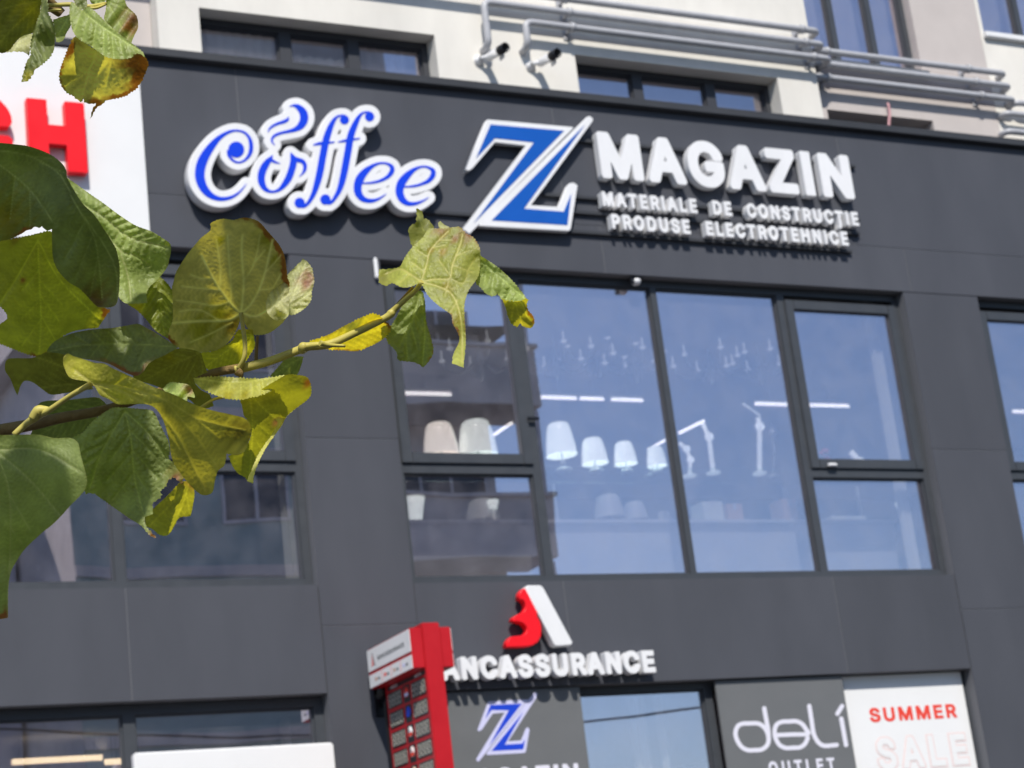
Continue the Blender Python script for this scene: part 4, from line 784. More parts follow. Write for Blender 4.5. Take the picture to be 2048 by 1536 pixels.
def leaf(outline, dist, tilt=(0,0), bumps=(), col=GREEN, veins=None, main=None, sec=None, spots=(), brown=(), teeth=1.6, quilt=.8, vein_col=VEIN, vein_w=1.1, step=3.2, parent=None, name='leaf', label=None, ripple=.5, tooth_len=7, smooth=True, petiole=None):
    """a leaf blade: outline traced at the leaf's own distance, bent by tilt and bumps, ribbed by its veins.
    tilt: slope towards the right and downwards (positive = that side lies farther); bumps: (x, y, radius, cm away)"""
    rs = np.random.default_rng(abs(hash((round(outline[0][0]), round(outline[0][1]), len(outline)))) % 2**31)
    O = np.array(outline, float)
    if smooth:
        Q = np.vstack([O, O[:1]]); R = []
        for i in range(len(O)):
            a, b, c, d = O[i-1], O[i], O[(i+1) % len(O)], O[(i+2) % len(O)]; k = max(2, int(np.hypot(*(c-b))/3.0))
            cut = lambda p, q, r: np.dot(q-p, r-q)/(np.hypot(*(q-p))*np.hypot(*(r-q))+1e-9)
            ma = (c-a)/2*(1 if cut(a, b, c) > .2 else .0); mb = (d-b)/2*(1 if cut(b, c, d) > .2 else .0); Ls = np.hypot(*(c-b))
            ma = ma*min(1, Ls/(np.hypot(*ma)+1e-9)); mb = mb*min(1, Ls/(np.hypot(*mb)+1e-9))
            for t in np.linspace(0, 1, k, endpoint=False):
                R.append((2*t**3-3*t**2+1)*b+(t**3-2*t**2+t)*ma+(-2*t**3+3*t**2)*c+(t**3-t**2)*mb)
        E = np.array(R)
    else: E = O
    nrm = np.roll(E, -1, 0)-np.roll(E, 1, 0); nrm = np.stack([nrm[:, 1], -nrm[:, 0]], 1)/(np.hypot(*nrm.T)[:, None]+1e-9)
    area = np.sum(E[:, 0]*np.roll(E[:, 1], -1)-np.roll(E[:, 0], -1)*E[:, 1])
    if area < 0: nrm = -nrm
    sl_ = np.cumsum(np.hypot(*(np.roll(E, -1, 0)-E).T)); teeth *= 1.4; ph = (sl_/(tooth_len*.9)) % 1
    big = .6+.8*rs.random(len(E)); E2 = E+nrm*((np.where(ph < .7, ph/.7, (1-ph)/.3)-.4)*teeth*big)[:, None]
    x0, y0 = E.min(0); x1, y1 = E.max(0)
    gx, gy = np.meshgrid(np.arange(x0, x1, step), np.arange(y0, y1, step*.87)); gx[::2] += step/2; G = np.stack([gx.ravel(), gy.ravel()], 1)+rs.normal(0, step*.06, (gx.size, 2))
    G = G[inside(E, G)]; de, _ = segdist(G, list(E)+[E[0]]); G = G[de > step*.55]
    V2 = [Vector(v) for v in np.vstack([E2, G])]; nE = len(E2)
    vs, _, fs, _, _, _ = delaunay_2d_cdt(V2, [(i, (i+1) % nE) for i in range(nE)], [], 1, 1e-4)
    P = np.array([v[:] for v in vs]); c = E.mean(0); px = dist/F_PX
    z = (P[:, 0]-c[0])*tilt[0]*px+(P[:, 1]-c[1])*tilt[1]*px
    for bx, by, br, bc in bumps: z += bc*.01*np.exp(-((P[:, 0]-bx)**2+(P[:, 1]-by)**2)/(br*br))
    # slow waviness of the blade
    for k in range(4):
        a = rs.random()*6.28; f = (1.2+2.2*rs.random())/max(x1-x0, y1-y0)*6.28; z += ripple*.0016*np.sin((P[:, 0]*math.cos(a)+P[:, 1]*math.sin(a))*f+rs.random()*6.28)
    if veins: mm, ss = palm_veins(*veins)
    else: mm, ss = [], []
    mm = mm+list(main or []); ss = ss+list(sec or [])
    vd = np.full(len(P), 1e9); sd = np.full(len(P), 1e9); al = np.zeros(len(P))
    for pl in mm:
        pl2 = smooth_path([(*q, 0) for q in pl], 5)[:, :2] if len(pl) > 2 else pl
        d, a = segdist(P, list(pl2)); s = d < vd; vd[s] = d[s]; al[s] = a[s]
    for pl in ss:
        pl2 = smooth_path([(*q, 0) for q in pl], 5)[:, :2] if len(pl) > 2 else pl
        d, a = segdist(P, list(pl2)); s = d < np.minimum(sd, vd); al[s] = a[s]; sd = np.minimum(sd, d)
    allv = np.minimum(vd, sd)
    lad = np.abs(np.sin(al*math.pi/9.5+np.sin(allv*.35+al*.02)*.8)); lw = np.clip((allv-1.5)/3, 0, 1)*np.exp(-(allv/26)**2)
    quilt *= 1.25; z -= quilt*.0007*(1-np.exp(-(allv/5.5)**2)); z -= quilt*.0005*(lad**.6)*lw
    z += .0004*np.exp(-(vd/2.2)**2)
    z += quilt*.0002*rs.normal(0, 1, len(P))*(allv > 4)
    C = np.tile(np.array(col, float)*1.25, (len(P), 1)); C *= (1+.16*np.sin(P[:, 0]*.021+1.3)*np.cos(P[:, 1]*.017+.4))[:, None]
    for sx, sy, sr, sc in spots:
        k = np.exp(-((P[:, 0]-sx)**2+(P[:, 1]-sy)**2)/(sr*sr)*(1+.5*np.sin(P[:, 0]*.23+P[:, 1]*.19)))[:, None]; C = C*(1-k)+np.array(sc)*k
    C = C*(1+.22*((.45-lad)*lw))[:, None]
    dE, _ = segdist(P, list(E)+[E[0]])
    wob = 4*np.sin(P[:, 0]*.31)+3*np.sin(P[:, 1]*.43+1)+2*rs.normal(0, 1, len(P))
    for bx, by, br, bw in brown:
        k = (np.exp(-((P[:, 0]-bx)**2+(P[:, 1]-by)**2)/(br*br))*np.clip((bw+wob*.35-dE)/3, 0, 1))[:, None]; k = np.clip(k*1.6, 0, 1); C = C*(1-k)+BROWN*k
    k = (np.clip(1-dE/2.5, 0, 1)*.35)[:, None]; C = C*(1-k)+np.array((.26,.24,.06))*k
    vk = np.clip(np.exp(-(vd/vein_w)**2)*.85+np.exp(-(sd/(vein_w*.7))**2)*.55, 0, 1)[:, None]; C = C*(1-vk)+(C*1.35+np.array((.05,.05,.02)) if vein_col is None else vein_col)*vk
    W_ = []
    for (x, y), dz in zip(P, z): W_.append(tuple(near(x, y, dist+dz)))
    me = bpy.data.meshes.new(name); me.from_pydata(W_, [], [tuple(f) for f in fs]); me.update()
    me.polygons.foreach_set('use_smooth', [True]*len(me.polygons))
    ca = me.color_attributes.new('leaf_colour', 'FLOAT_COLOR', 'POINT'); ca.data.foreach_set('color', np.hstack([np.clip(C, 0, 1), np.ones((len(C), 1))]).ravel().astype(np.float32))
    o = link(name, me, M['leaf'], parent or TREE); LEAF_N[0] += 1
    if label: o['label'] = label
    if petiole: MB().tube(smooth3([near(x, y, d) for x, y, d in petiole]), .0011, 8).build('petiole', M['twig'], o)
    return o
def smooth3(pts, n=6):
    P = [Vector(p) for p in pts]; P = [2*P[0]-P[1]]+P+[2*P[-1]-P[-2]]; out = []
    for i in range(1, len(P)-2):
        a, b, c, d = P[i-1:i+3]
        for t in [k/n for k in range(n)]: out.append(.5*((2*b)+(c-a)*t+(2*a-5*b+4*c-d)*t*t+(3*b-a-3*c+d)*t**3))
    return out+[P[-2]]
def stem(pts, name, mt, n=10):
    """pts: (x, y, distance, radius in px)"""
    q = smooth_path([p for p in pts], 6) if False else None
    W_ = [near(x, y, d) for x, y, d, r in pts]; Wd = smooth3(W_); R = [p[3]*p[2]/F_PX for p in pts]
    Rd = np.interp(np.linspace(0, len(pts)-1, len(Wd)), range(len(pts)), R); return MB().tube(Wd, list(Rd), n).build(name, M[mt], TREE)
LEAVES = []
# --- top-left group
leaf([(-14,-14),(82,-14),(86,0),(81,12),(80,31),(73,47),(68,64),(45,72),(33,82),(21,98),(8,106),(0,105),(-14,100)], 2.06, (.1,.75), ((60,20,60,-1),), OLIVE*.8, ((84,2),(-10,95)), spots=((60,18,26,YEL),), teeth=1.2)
leaf([(12,104),(30,86),(46,70),(62,66),(66,74),(61,92),(58,112),(52,106),(38,103)], 2.10, (0,-.6), (), PALE*.9, ((70,40),(30,100)), teeth=1.6)
leaf([(92,-10),(97,12),(96,25),(106,45),(110,64),(109,86),(107,102),(98,117),(84,129),(68,141),(67,148),(53,163),(43,164),(47,145),(53,125),(61,109),(61,92),(67,64),(75,41),(81,23),(84,-6)], 2.0, (-.5,-.35), ((100,90,25,2.0),), DEEP*1.1, ((92,-10),(52,158)), quilt=2.2, teeth=2.4, spots=((55,152,14,YEL*.7),))
leaf([(106,40),(122,34),(140,29),(142,50),(133,66),(125,82),(112,84),(110,64)], 2.12, (0,-.7), (), GREEN*.9, ((140,28),(112,82)), teeth=.8)
fold = leaf([(150,72),(166,83),(195,102),(225,116),(264,114),(268,108),(281,107),(291,115),(297,127),(293,141),(287,156),(281,166),(273,178),(260,186),(251,192),(230,197),(211,202),(205,208),(193,216),(186,228),(181,238),(184,222),(192,207),(176,207),(169,204),(168,193),(163,204),(154,199),(148,193),(137,187),(127,178),(120,166),(119,146),(125,125),(133,105),(141,86)], 2.035, (.05,.8), ((150,150,40,.8),(270,150,40,-1.0)), np.array((.52,.47,.18)), None, [[(215,60),(222,120),(212,175)],[(205,60),(180,135),(130,175)],[(235,70),(250,130),(262,175)]], [[(219,120),(190,160)],[(221,110),(245,170)],[(180,135),(165,190)],[(160,150),(128,150)]], brown=((285,140,42,22),(250,188,40,9),(128,150,30,4),(140,100,20,12),(190,212,18,14)), spots=((136,150,26,(.42,.38,.11)),(275,140,24,(.22,.10,.03))), teeth=2.2, label='large folded leaf with brown margin')
leaf([(143,3),(149,6),(162,20),(176,14),(188,21),(215,47),(244,72),(273,94),(287,106),(291,116),(281,108),(268,109),(264,115),(244,118),(225,117),(211,113),(195,102),(182,92),(166,83),(154,74),(145,60),(141,43),(139,23),(140,12)], 2.0, (-.1,-.5), ((215,95,60,-.6),(180,50,40,-.5)), GREEN*1.15, None, [[(146,5),(200,50),(286,106)]], [[(165,20),(150,60)],[(178,32),(165,78)],[(193,44),(186,92)],[(208,56),(208,110)],[(223,66),(228,114)],[(238,76),(248,114)],[(254,86),(262,112)]], quilt=1.5, parent=fold, name='folded_lobe')
leaf([(212,-8),(244,-8),(254,12),(273,32),(276,55),(268,72),(263,86),(254,82),(244,72),(215,47),(208,37),(212,18)], 2.08, (.35,-.3), (), GREEN*.9, ((214,2),(262,84)), spots=((268,38,22,(.26,.13,.07)),(258,56,10,BROWN*1.4)), teeth=.8)
leaf([(144,-8),(172,-8),(174,12),(162,20),(152,10)], 2.02, (0,-.4), (), DEEP*1.2, ((160,-14),(162,20)), teeth=1)
leaf([(178,-8),(214,-8),(207,6),(191,9),(181,4)], 2.08, (0,-.4), (), GREEN, ((200,-14),(190,8)), teeth=1)
stem([(70,2,2.05,4),(97,10,2.05,4.2),(140,9,2.05,4.5),(178,13,2.05,4.2),(212,7,2.06,3.5)], 'twig', 'twig')
stem([(95,22,2.06,2.6),(110,20,2.06,2.8),(123,20,2.06,2.4)], 'twig', 'twig')
stem([(172,15,2.05,3),(192,16,2.05,3),(212,8,2.06,2.6)], 'twig', 'twig')
# --- middle-left group
leaf([(135,356),(148,365),(176,385),(205,405),(244,434),(273,452),(303,463),(332,481),(341,489),(342,504),(338,520),(336,531),(324,549),(312,562),(299,574),(293,589),(295,605),(273,607),(250,606),(236,590),(225,540),(205,490),(150,430),(120,390)], 1.97, (-.15,-.35), ((310,550,50,3.0),(200,420,40,-.8)), GREEN*1.1, None, [[(150,400),(205,432),(260,475),(338,494)],[(200,450),(240,500),(275,512),(297,530)],[(240,500),(255,550),(262,600)]], [[(190,424),(215,412)],[(205,433),(228,422)],[(218,443),(244,434)],[(231,452),(257,444)],[(245,463),(272,454)],[(259,474),(288,464)],[(274,480),(304,472)],[(290,484),(318,482)],[(240,462),(230,480)],[(255,474),(246,495)],[(270,480),(262,503)],[(285,485),(280,508)],[(300,488),(296,515)]], quilt=2.0, teeth=1, vein_col=PALE)
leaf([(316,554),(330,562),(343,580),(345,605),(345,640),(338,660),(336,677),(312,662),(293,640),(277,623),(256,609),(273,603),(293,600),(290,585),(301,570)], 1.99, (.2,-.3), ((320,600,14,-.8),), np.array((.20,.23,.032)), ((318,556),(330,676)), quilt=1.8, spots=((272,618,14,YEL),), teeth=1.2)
leaf([(-15,488),(0,482),(42,474),(75,467),(100,462),(120,480),(140,530),(165,570),(190,605),(220,620),(210,635),(203,645),(195,655),(170,658),(140,665),(120,678),(105,695),(97,705),(85,715),(70,713),(40,703),(20,695),(0,688),(-15,682),(-15,652),(0,648),(12,640),(14,630),(0,612),(-15,600)], 1.96, (.0,.85), ((40,600,60,-1.2),(200,640,40,1.0)), np.array((.36,.37,.045)), None, [[(76,480),(78,545),(82,640),(78,708)],[(76,480),(120,560),(200,640)],[(76,480),(30,560),(-10,620)]], [[(78,540),(45,580)],[(79,560),(125,610)],[(80,590),(120,645)],[(81,600),(40,640)],[(82,630),(110,680)],[(81,640),(45,690)],[(110,540),(150,570)],[(125,565),(175,600)],[(140,582),(185,625)]], quilt=1.3, teeth=2.2, brown=((80,712,20,6),(215,625,15,10)), spots=((45,560,5,BROWN),(24,470,12,BROWN)))
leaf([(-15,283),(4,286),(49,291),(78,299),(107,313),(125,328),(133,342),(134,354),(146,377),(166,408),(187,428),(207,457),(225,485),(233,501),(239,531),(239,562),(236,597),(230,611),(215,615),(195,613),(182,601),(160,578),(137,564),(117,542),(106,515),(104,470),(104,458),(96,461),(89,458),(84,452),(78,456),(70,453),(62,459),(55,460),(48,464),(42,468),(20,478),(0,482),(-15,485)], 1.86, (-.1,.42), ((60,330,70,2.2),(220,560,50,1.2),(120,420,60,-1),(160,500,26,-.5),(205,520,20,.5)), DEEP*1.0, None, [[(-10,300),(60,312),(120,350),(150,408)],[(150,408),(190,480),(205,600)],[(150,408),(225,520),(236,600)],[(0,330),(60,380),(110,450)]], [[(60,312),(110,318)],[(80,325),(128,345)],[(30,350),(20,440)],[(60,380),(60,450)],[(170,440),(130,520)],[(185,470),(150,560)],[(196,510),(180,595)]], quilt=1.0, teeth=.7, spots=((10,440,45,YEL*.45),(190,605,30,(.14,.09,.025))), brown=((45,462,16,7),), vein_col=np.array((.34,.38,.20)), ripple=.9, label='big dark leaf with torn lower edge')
# --- the round leaf and its neighbours
leaf([(399,705),(414,704),(434,700),(449,692),(465,680),(477,660),(505,660),(510,692),(500,709),(488,725),(467,731),(449,734),(434,741),(424,743),(413,737),(404,719)], 2.05, (0,1.4), (), np.array((.42,.40,.035)), ((505,670),(410,735)), quilt=1.6, teeth=1.6)
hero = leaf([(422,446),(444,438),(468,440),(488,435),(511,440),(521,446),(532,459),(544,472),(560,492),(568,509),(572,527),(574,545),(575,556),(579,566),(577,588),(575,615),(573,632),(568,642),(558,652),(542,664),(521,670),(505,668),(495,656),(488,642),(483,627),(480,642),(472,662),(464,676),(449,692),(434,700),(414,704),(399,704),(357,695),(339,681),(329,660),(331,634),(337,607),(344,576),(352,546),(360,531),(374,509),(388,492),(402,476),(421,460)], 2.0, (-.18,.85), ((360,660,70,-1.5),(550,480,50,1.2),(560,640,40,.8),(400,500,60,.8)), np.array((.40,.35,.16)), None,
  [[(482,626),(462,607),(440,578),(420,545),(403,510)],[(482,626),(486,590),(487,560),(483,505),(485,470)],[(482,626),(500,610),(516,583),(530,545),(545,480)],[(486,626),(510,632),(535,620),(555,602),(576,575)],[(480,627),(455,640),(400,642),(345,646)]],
  [[(488,560),(505,535),(514,505),(520,470)],[(457,604),(430,611),(390,605),(352,600)],[(441,580),(405,577),(363,572)],[(425,556),(405,557),(382,550)],[(462,604),(462,570),(458,520),(455,470)],[(441,570),(440,530),(433,480)],[(465,645),(420,668),(380,685)],[(440,642),(400,620),(360,622)],[(520,580),(545,575),(560,550)],[(530,545),(545,530),(562,510)],[(505,530),(530,500)]], quilt=.75, vein_w=2.4, vein_col=np.array((.74,.70,.42)), brown=((560,500,62,11),(575,550,30,14),(530,455,20,8),(340,680,14,8),(490,432,14,4)), spots=((440,630,26,(.34,.31,.03)),(400,660,30,(.30,.28,.035)),(440,480,10,YEL*.8),(535,480,18,(.30,.27,.04)),(552,520,14,(.30,.27,.04)),(466,650,20,(.22,.15,.03))), teeth=1.0, step=2.8, label='large round olive leaf with rust red edge')  # yellow spots are patches of sun painted into the blade colour
leaf([(607,518),(616,525),(624,537),(627,552),(628,566),(624,580),(622,599),(611,615),(593,627),(581,630),(572,625),(570,590),(572,556),(583,541),(595,529)], 2.03, (.3,-.5), (), PALE*1.0, ((575,615),(610,525)), quilt=1.8, spots=((612,565,13,PINK),(618,550,8,PINK)), teeth=2.0, label='pale leaf tip with pink blotches')
leaf([(548,578),(562,568),(575,562),(579,590),(578,612),(576,632),(560,641),(545,637),(535,626),(532,608),(537,590)], 1.975, (.25,-.55), ((558,640,14,1.2),), PALE*.95, None, [[(532,622),(555,605),(577,588)]], [[(545,612),(540,590)],[(555,605),(552,582)],[(563,600),(562,575)],[(545,615),(558,632)],[(560,603),(572,620)]], quilt=1.6, teeth=.8, parent=hero, name='folded_lobe', ripple=.2)  # added flap: the blade's sunlit corner, shaped and coloured as a pale lobe
# --- dark curled leaves in the middle
leaf([(94,703),(109,683),(137,669),(166,662),(195,658),(225,656),(254,651),(277,648),(293,656),(312,666),(332,679),(356,695),(332,709),(300,725),(285,745),(270,752),(245,742),(214,726),(170,718),(130,712),(104,716)], 1.95, (.0,-.8), ((230,690,36,1.6),(180,720,50,-1.2)), DEEP*1.1, None, [[(350,694),(260,688),(170,690),(100,703)]], [[(300,690),(285,660)],[(270,688),(250,660)],[(240,688),(215,662)],[(210,688),(185,665)],[(180,690),(150,672)],[(290,692),(270,740)],[(260,690),(240,730)],[(230,690),(210,720)],[(200,690),(180,715)]], quilt=2.0, teeth=.6, brown=((295,680,12,8),(250,735,40,8)))
leaf([(16,718),(64,716),(94,705),(127,709),(150,716),(160,740),(176,762),(187,778),(137,785),(102,789),(84,778),(64,764),(49,762),(41,772),(35,791),(29,778),(21,758),(10,739)], 1.93, (.1,.7), (), OLIVE*.75, ((185,765),(30,785)), teeth=.8)
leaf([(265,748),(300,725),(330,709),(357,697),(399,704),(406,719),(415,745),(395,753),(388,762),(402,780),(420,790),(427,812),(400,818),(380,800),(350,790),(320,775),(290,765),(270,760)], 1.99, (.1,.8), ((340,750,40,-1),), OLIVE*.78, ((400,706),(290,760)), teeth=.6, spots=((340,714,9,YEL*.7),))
leaf([(325,778),(340,765),(358,766),(378,770),(387,785),(390,795),(374,793),(375,803),(360,800),(340,792)], 1.94, (0,-.4), ((360,780,16,-.5),), GREEN*1.3, ((330,785),(386,785)), spots=((378,778,10,PINK*.8),), teeth=1)
leaf([(80,806),(137,800),(195,795),(215,812),(190,840),(165,868),(140,882),(110,878),(60,872),(70,845)], 2.03, (0,.6), (), DEEP*.8, ((205,805),(80,870)), teeth=.6)
leaf([(540,752),(560,730),(575,715),(607,713),(601,735),(592,752),(572,760)], 2.06, (0,.6), (), DEEP*.9, ((605,714),(545,752)), teeth=1)
# --- lower group
low = leaf([(145,876),(166,865),(188,840),(225,816),(246,815),(283,818),(305,822),(320,849),(336,882),(340,902),(338,918),(361,933),(367,949),(363,968),(348,955),(336,961),(332,972),(320,982),(324,990),(314,1000),(305,1007),(305,1027),(291,1033),(289,1043),(298,1060),(314,1075),(301,1072),(283,1052),(260,1037),(234,1019),(215,1006),(195,992),(186,986),(172,988),(164,960),(155,920),(148,895)], 1.93, (-.1,-.18), ((230,990,70,3.2),(330,930,40,.8),(200,860,40,-.6)), GREEN*.8, None, [[(250,822),(262,880),(270,960),(296,1060)],[(250,822),(300,870),(335,915)],[(250,822),(205,900),(180,975)]], [[(258,860),(300,900)],[(264,900),(315,955)],[(268,940),(300,990)],[(258,870),(220,920)],[(263,905),(215,960)],[(268,945),(225,1000)],[(232,855),(190,880)],[(215,885),(170,905)],[(200,910),(166,930)]], quilt=2.0, teeth=2.4, spots=((355,950,16,(.34,.28,.06)),(352,958,8,PINK)), brown=((310,1072,12,8),(355,965,14,5)))
leaf([(362,964),(383,966),(389,986),(381,1031),(367,1033),(357,1037),(350,1050),(336,1070),(320,1070),(305,1058),(293,1052),(291,1033),(311,1013),(336,990)], 1.96, (.2,1.3), ((345,1000,16,-.8),), np.array((.36,.35,.06)), None, [[(378,968),(340,1010),(300,1050)],[(378,968),(365,1010),(340,1065)]], [[(360,990),(318,1008)],[(372,985),(380,1028)]], quilt=1.2, teeth=1, spots=((384,968,10,PINK*.9),), parent=low, name='curled_lobe')
flap = leaf([(572,750),(586,749),(613,754),(621,768),(622,789),(613,801),(594,815),(574,832),(565,848),(551,868),(535,891),(524,910),(514,932),(508,950),(506,967),(496,963),(490,955),(475,946),(465,932),(457,912),(470,905),(490,895),(502,869),(496,842),(488,832),(485,817),(479,797),(520,780),(545,765)], 2.0, (.15,1.0), ((600,780,30,-.8),(500,920,40,.8)), np.array((.28,.28,.04)), None, [[(500,790),(525,815),(552,838)],[(500,790),(505,860),(500,950)]], [[(515,805),(560,790)],[(505,840),(540,870)],[(503,870),(525,900)]], quilt=.6, teeth=1.2, spots=((615,765,9,BROWN*1.6),(551,845,7,PINK)))
leaf([(622,786),(614,800),(594,815),(574,832),(562,850),(551,868),(535,891),(524,910),(514,932),(508,950),(506,967),(494,962),(505,935),(516,910),(530,888),(545,868),(556,846),(548,838),(566,830),(574,820),(590,806),(606,796),(616,786)], 1.985, (.4,-.6), (), np.array((.66,.62,.17)), None, quilt=.3, teeth=1.2, parent=flap, name='rolled_edge', tooth_len=6)
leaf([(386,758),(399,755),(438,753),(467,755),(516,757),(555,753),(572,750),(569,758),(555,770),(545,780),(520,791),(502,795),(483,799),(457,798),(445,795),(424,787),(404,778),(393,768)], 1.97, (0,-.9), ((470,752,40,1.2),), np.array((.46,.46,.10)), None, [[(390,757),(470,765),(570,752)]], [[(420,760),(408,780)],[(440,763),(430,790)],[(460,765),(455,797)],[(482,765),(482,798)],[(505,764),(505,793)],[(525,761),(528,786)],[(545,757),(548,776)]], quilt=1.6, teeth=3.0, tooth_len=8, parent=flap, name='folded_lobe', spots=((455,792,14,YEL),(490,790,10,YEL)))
leaf([(127,715),(135,707),(146,712),(176,721),(191,726),(207,727),(230,739),(273,758),(312,776),(352,791),(380,805),(418,819),(457,828),(488,836),(500,848),(502,869),(496,885),(492,899),(477,910),(453,907),(449,930),(436,942),(430,961),(424,985),(405,990),(388,978),(367,955),(345,920),(338,880),(330,850),(318,825),(300,810),(270,808),(235,808),(215,797),(200,790),(186,768),(170,762),(140,755),(127,730)], 1.80, (.12,.55), ((150,690,80,2.6),(330,790,60,-1.5),(480,870,40,1.0),(400,960,40,.5)), np.array((.40,.36,.09)), None, [[(186,767),(250,775),(330,800),(400,840),(490,860)],[(186,767),(260,790),(340,850),(410,980)],[(186,767),(150,740)],[(186,767),(235,800)]], [[(330,800),(380,860),(440,940)],[(380,828),(440,880)],[(300,815),(360,900)],[(230,772),(260,752)]], quilt=.7, teeth=.6, spots=((170,740,48,(.66,.62,.08)),(235,790,40,(.56,.53,.08)),(480,860,30,(.15,.13,.04))), vein_col=np.array((.62,.55,.18)), vein_w=1.6, label='long curled leaf, yellow at its stalk')  # yellow spots hold leaf yellow plus the sunlit brightness near the stalk
leaf([(-15,870),(0,870),(64,869),(82,870),(109,876),(141,876),(156,886),(162,912),(170,941),(174,965),(168,982),(156,996),(141,1011),(125,1029),(105,1049),(86,1064),(64,1084),(49,1099),(35,1119),(22,1144),(17,1170),(16,1200),(16,1235),(0,1238),(-15,1232)], 1.62, (-.25,.15), ((20,880,60,1.2),(150,860,60,1.8),(60,1100,60,1.5)), GREEN*.8, None, [[(-10,900),(20,1000),(15,1230)],[(-10,900),(60,960),(120,1030)],[(-10,900),(80,900),(165,945)]], [[(15,980),(60,1060)],[(10,1040),(50,1095)]], quilt=.5, teeth=.5, brown=((8,1236,16,10),), vein_col=np.array((.40,.43,.20)), label='large blurred green leaf at the lower left')
# --- twig and the leaf at its tip
stem([(-30,866,1.99,13),(60,850,1.99,12),(120,836,1.99,11),(190,824,1.99,10),(235,812,2.0,9),(330,780,2.01,9),(420,748,2.01,8.5),(480,736,2.0,9)], 'branch', 'branch', 12)
stem([(470,740,2.0,9),(490,735,2.0,9.5),(540,722,2.0,8.6),(595,701,2.0,8.2),(607,696,2.0,11),(618,693,2.0,8.6),(660,688,2.0,8),(720,661,2.0,7.6),(770,636,1.995,7),(782,627,1.995,8.5),(790,618,1.995,6),(812,598,1.99,5),(830,582,1.985,5),(844,563,1.98,5)], 'twig', 'twig', 12)
stem([(784,624,2.0,5),(790,616,1.999,5),(812,590,2.0,3),(826,574,2.0,3)], 'petiole', 'branch')
stem([(478,738,1.995,6),(488,716,1.99,4.6),(490,690,1.99,4.4),(486,655,1.99,4.3),(482,625,1.99,4.6)], 'petiole', 'twig')
stem([(512,725,2.02,4),(513,700,2.02,3.4),(515,672,2.02,3.2)], 'petiole', 'branch')
stem([(28,870,1.84,6.5),(50,850,1.84,7),(66,838,1.83,8.5),(80,829,1.83,8),(96,822,1.82,6),(140,792,1.81,5.2),(186,766,1.795,6)], 'petiole', 'twig')
stem([(64,838,1.825,9),(76,822,1.825,11),(88,820,1.825,9),(98,818,1.825,5)], 'bud', 'twig')
stem([(400,816,1.98,3),(425,800,1.98,3),(447,794,1.98,3)], 'petiole', 'twig')
stem([(604,702,1.995,8),(606,694,1.99,10),(616,692,1.99,7),(640,689,1.985,4)], 'bud', 'twig')
stem([(640,686,1.98,6),(655,690,1.985,4.5),(690,692,1.995,3)], 'bud', 'twig')
stem([(474,742,1.99,9),(480,748,1.99,8),(483,756,1.99,3)], 'bud', 'branch')
leaf([(619,682),(654,671),(687,653),(724,634),(749,627),(771,642),(782,656),(778,667),(760,682),(738,693),(716,702),(680,700),(650,698),(625,692)], 2.02, (.1,1.6), ((700,680,60,-.4),), np.array((.55,.46,.05)), ((640,690),(775,655)), quilt=1.2, teeth=2.4, spots=((700,650,20,(.25,.26,.08)),), brown=((690,698,40,3),(776,648,10,6)), label='small yellow leaf along the twig')
leaf([(810,601),(826,585),(843,581),(849,597),(853,643),(863,679),(867,704),(859,720),(847,735),(830,725),(797,720),(793,704),(773,679),(781,655),(793,634)], 2.03, (.2,-.25), ((850,640,10,1.2),(800,650,20,.6)), GREEN*.75, None, [[(840,585),(825,640),(800,690)],[(842,590),(850,650),(845,730)]], [[(832,615),(800,640)],[(826,640),(790,670)],[(830,625),(845,660)],[(822,650),(835,700)],[(812,670),(815,715)]], quilt=2.0, teeth=2.2, brown=((865,700,20,3),))
tip = leaf([(758,539),(798,534),(809,515),(825,494),(846,474),(856,459),(866,457),(887,457),(919,454),(932,466),(948,476),(959,496),(960,521),(958,548),(948,566),(938,580),(930,603),(929,629),(931,664),(931,690),(927,735),(915,731),(904,727),(907,708),(919,680),(913,660),(905,646),(903,630),(891,621),(872,607),(856,591),(848,576),(840,567),(825,572),(805,575),(784,566),(772,572),(764,568),(758,564)], 1.975, (-.1,-.8), ((962,530,26,1.4),(860,500,60,-.5),(775,550,26,.6),(930,680,40,1.4)), np.array((.35,.37,.085)), None,
  [[(843,563),(854,527),(860,502),(878,480),(897,462)],[(845,563),(870,558),(899,556),(905,530),(920,490),(925,468)],[(843,563),(820,548),(800,538),(770,548)],[(845,565),(875,572),(905,590),(922,640),(925,725)]],
  [[(899,556),(927,566),(938,535),(955,512)],[(857,515),(835,500)],[(866,495),(890,490)],[(878,480),(905,480)],[(850,545),(825,525)],[(900,550),(878,520)],[(912,512),(938,500)],[(899,556),(890,590)],[(905,530),(945,545)],[(820,548),(800,565)],[(915,600),(900,625)]], quilt=1.1, vein_w=1.8, vein_col=np.array((.66,.60,.20)), spots=((861,500,6,(.45,.32,.07)),(885,503,8,(.45,.32,.07)),(910,478,8,(.40,.22,.10)),(882,461,14,(.34,.20,.08)),(935,470,16,(.34,.22,.08)),(895,574,10,(.42,.36,.08)),(765,560,16,(.30,.30,.05)),(915,640,16,(.36,.32,.05))), brown=((940,472,24,4),(910,650,25,4)), teeth=1.5, step=2.8, label='sunlit crumpled leaf at the twig end')
leaf([(833,417),(844,423),(848,437),(856,439),(868,455),(864,462),(850,474),(828,494),(822,486),(817,459),(825,449),(832,445)], 2.04, (.5,-.3), ((835,440,10,-.8),), np.array((.22,.23,.07)), None, [[(850,470),(840,440),(834,418)]], [], teeth=2.2, parent=tip, name='folded_lobe', quilt=.8)
leaf([(876,446),(881,442),(888,449),(899,454),(890,460),(880,458)], 2.04, (0,-.3), (), PALE, None, teeth=.4, parent=tip, name='folded_lobe', ripple=.1)
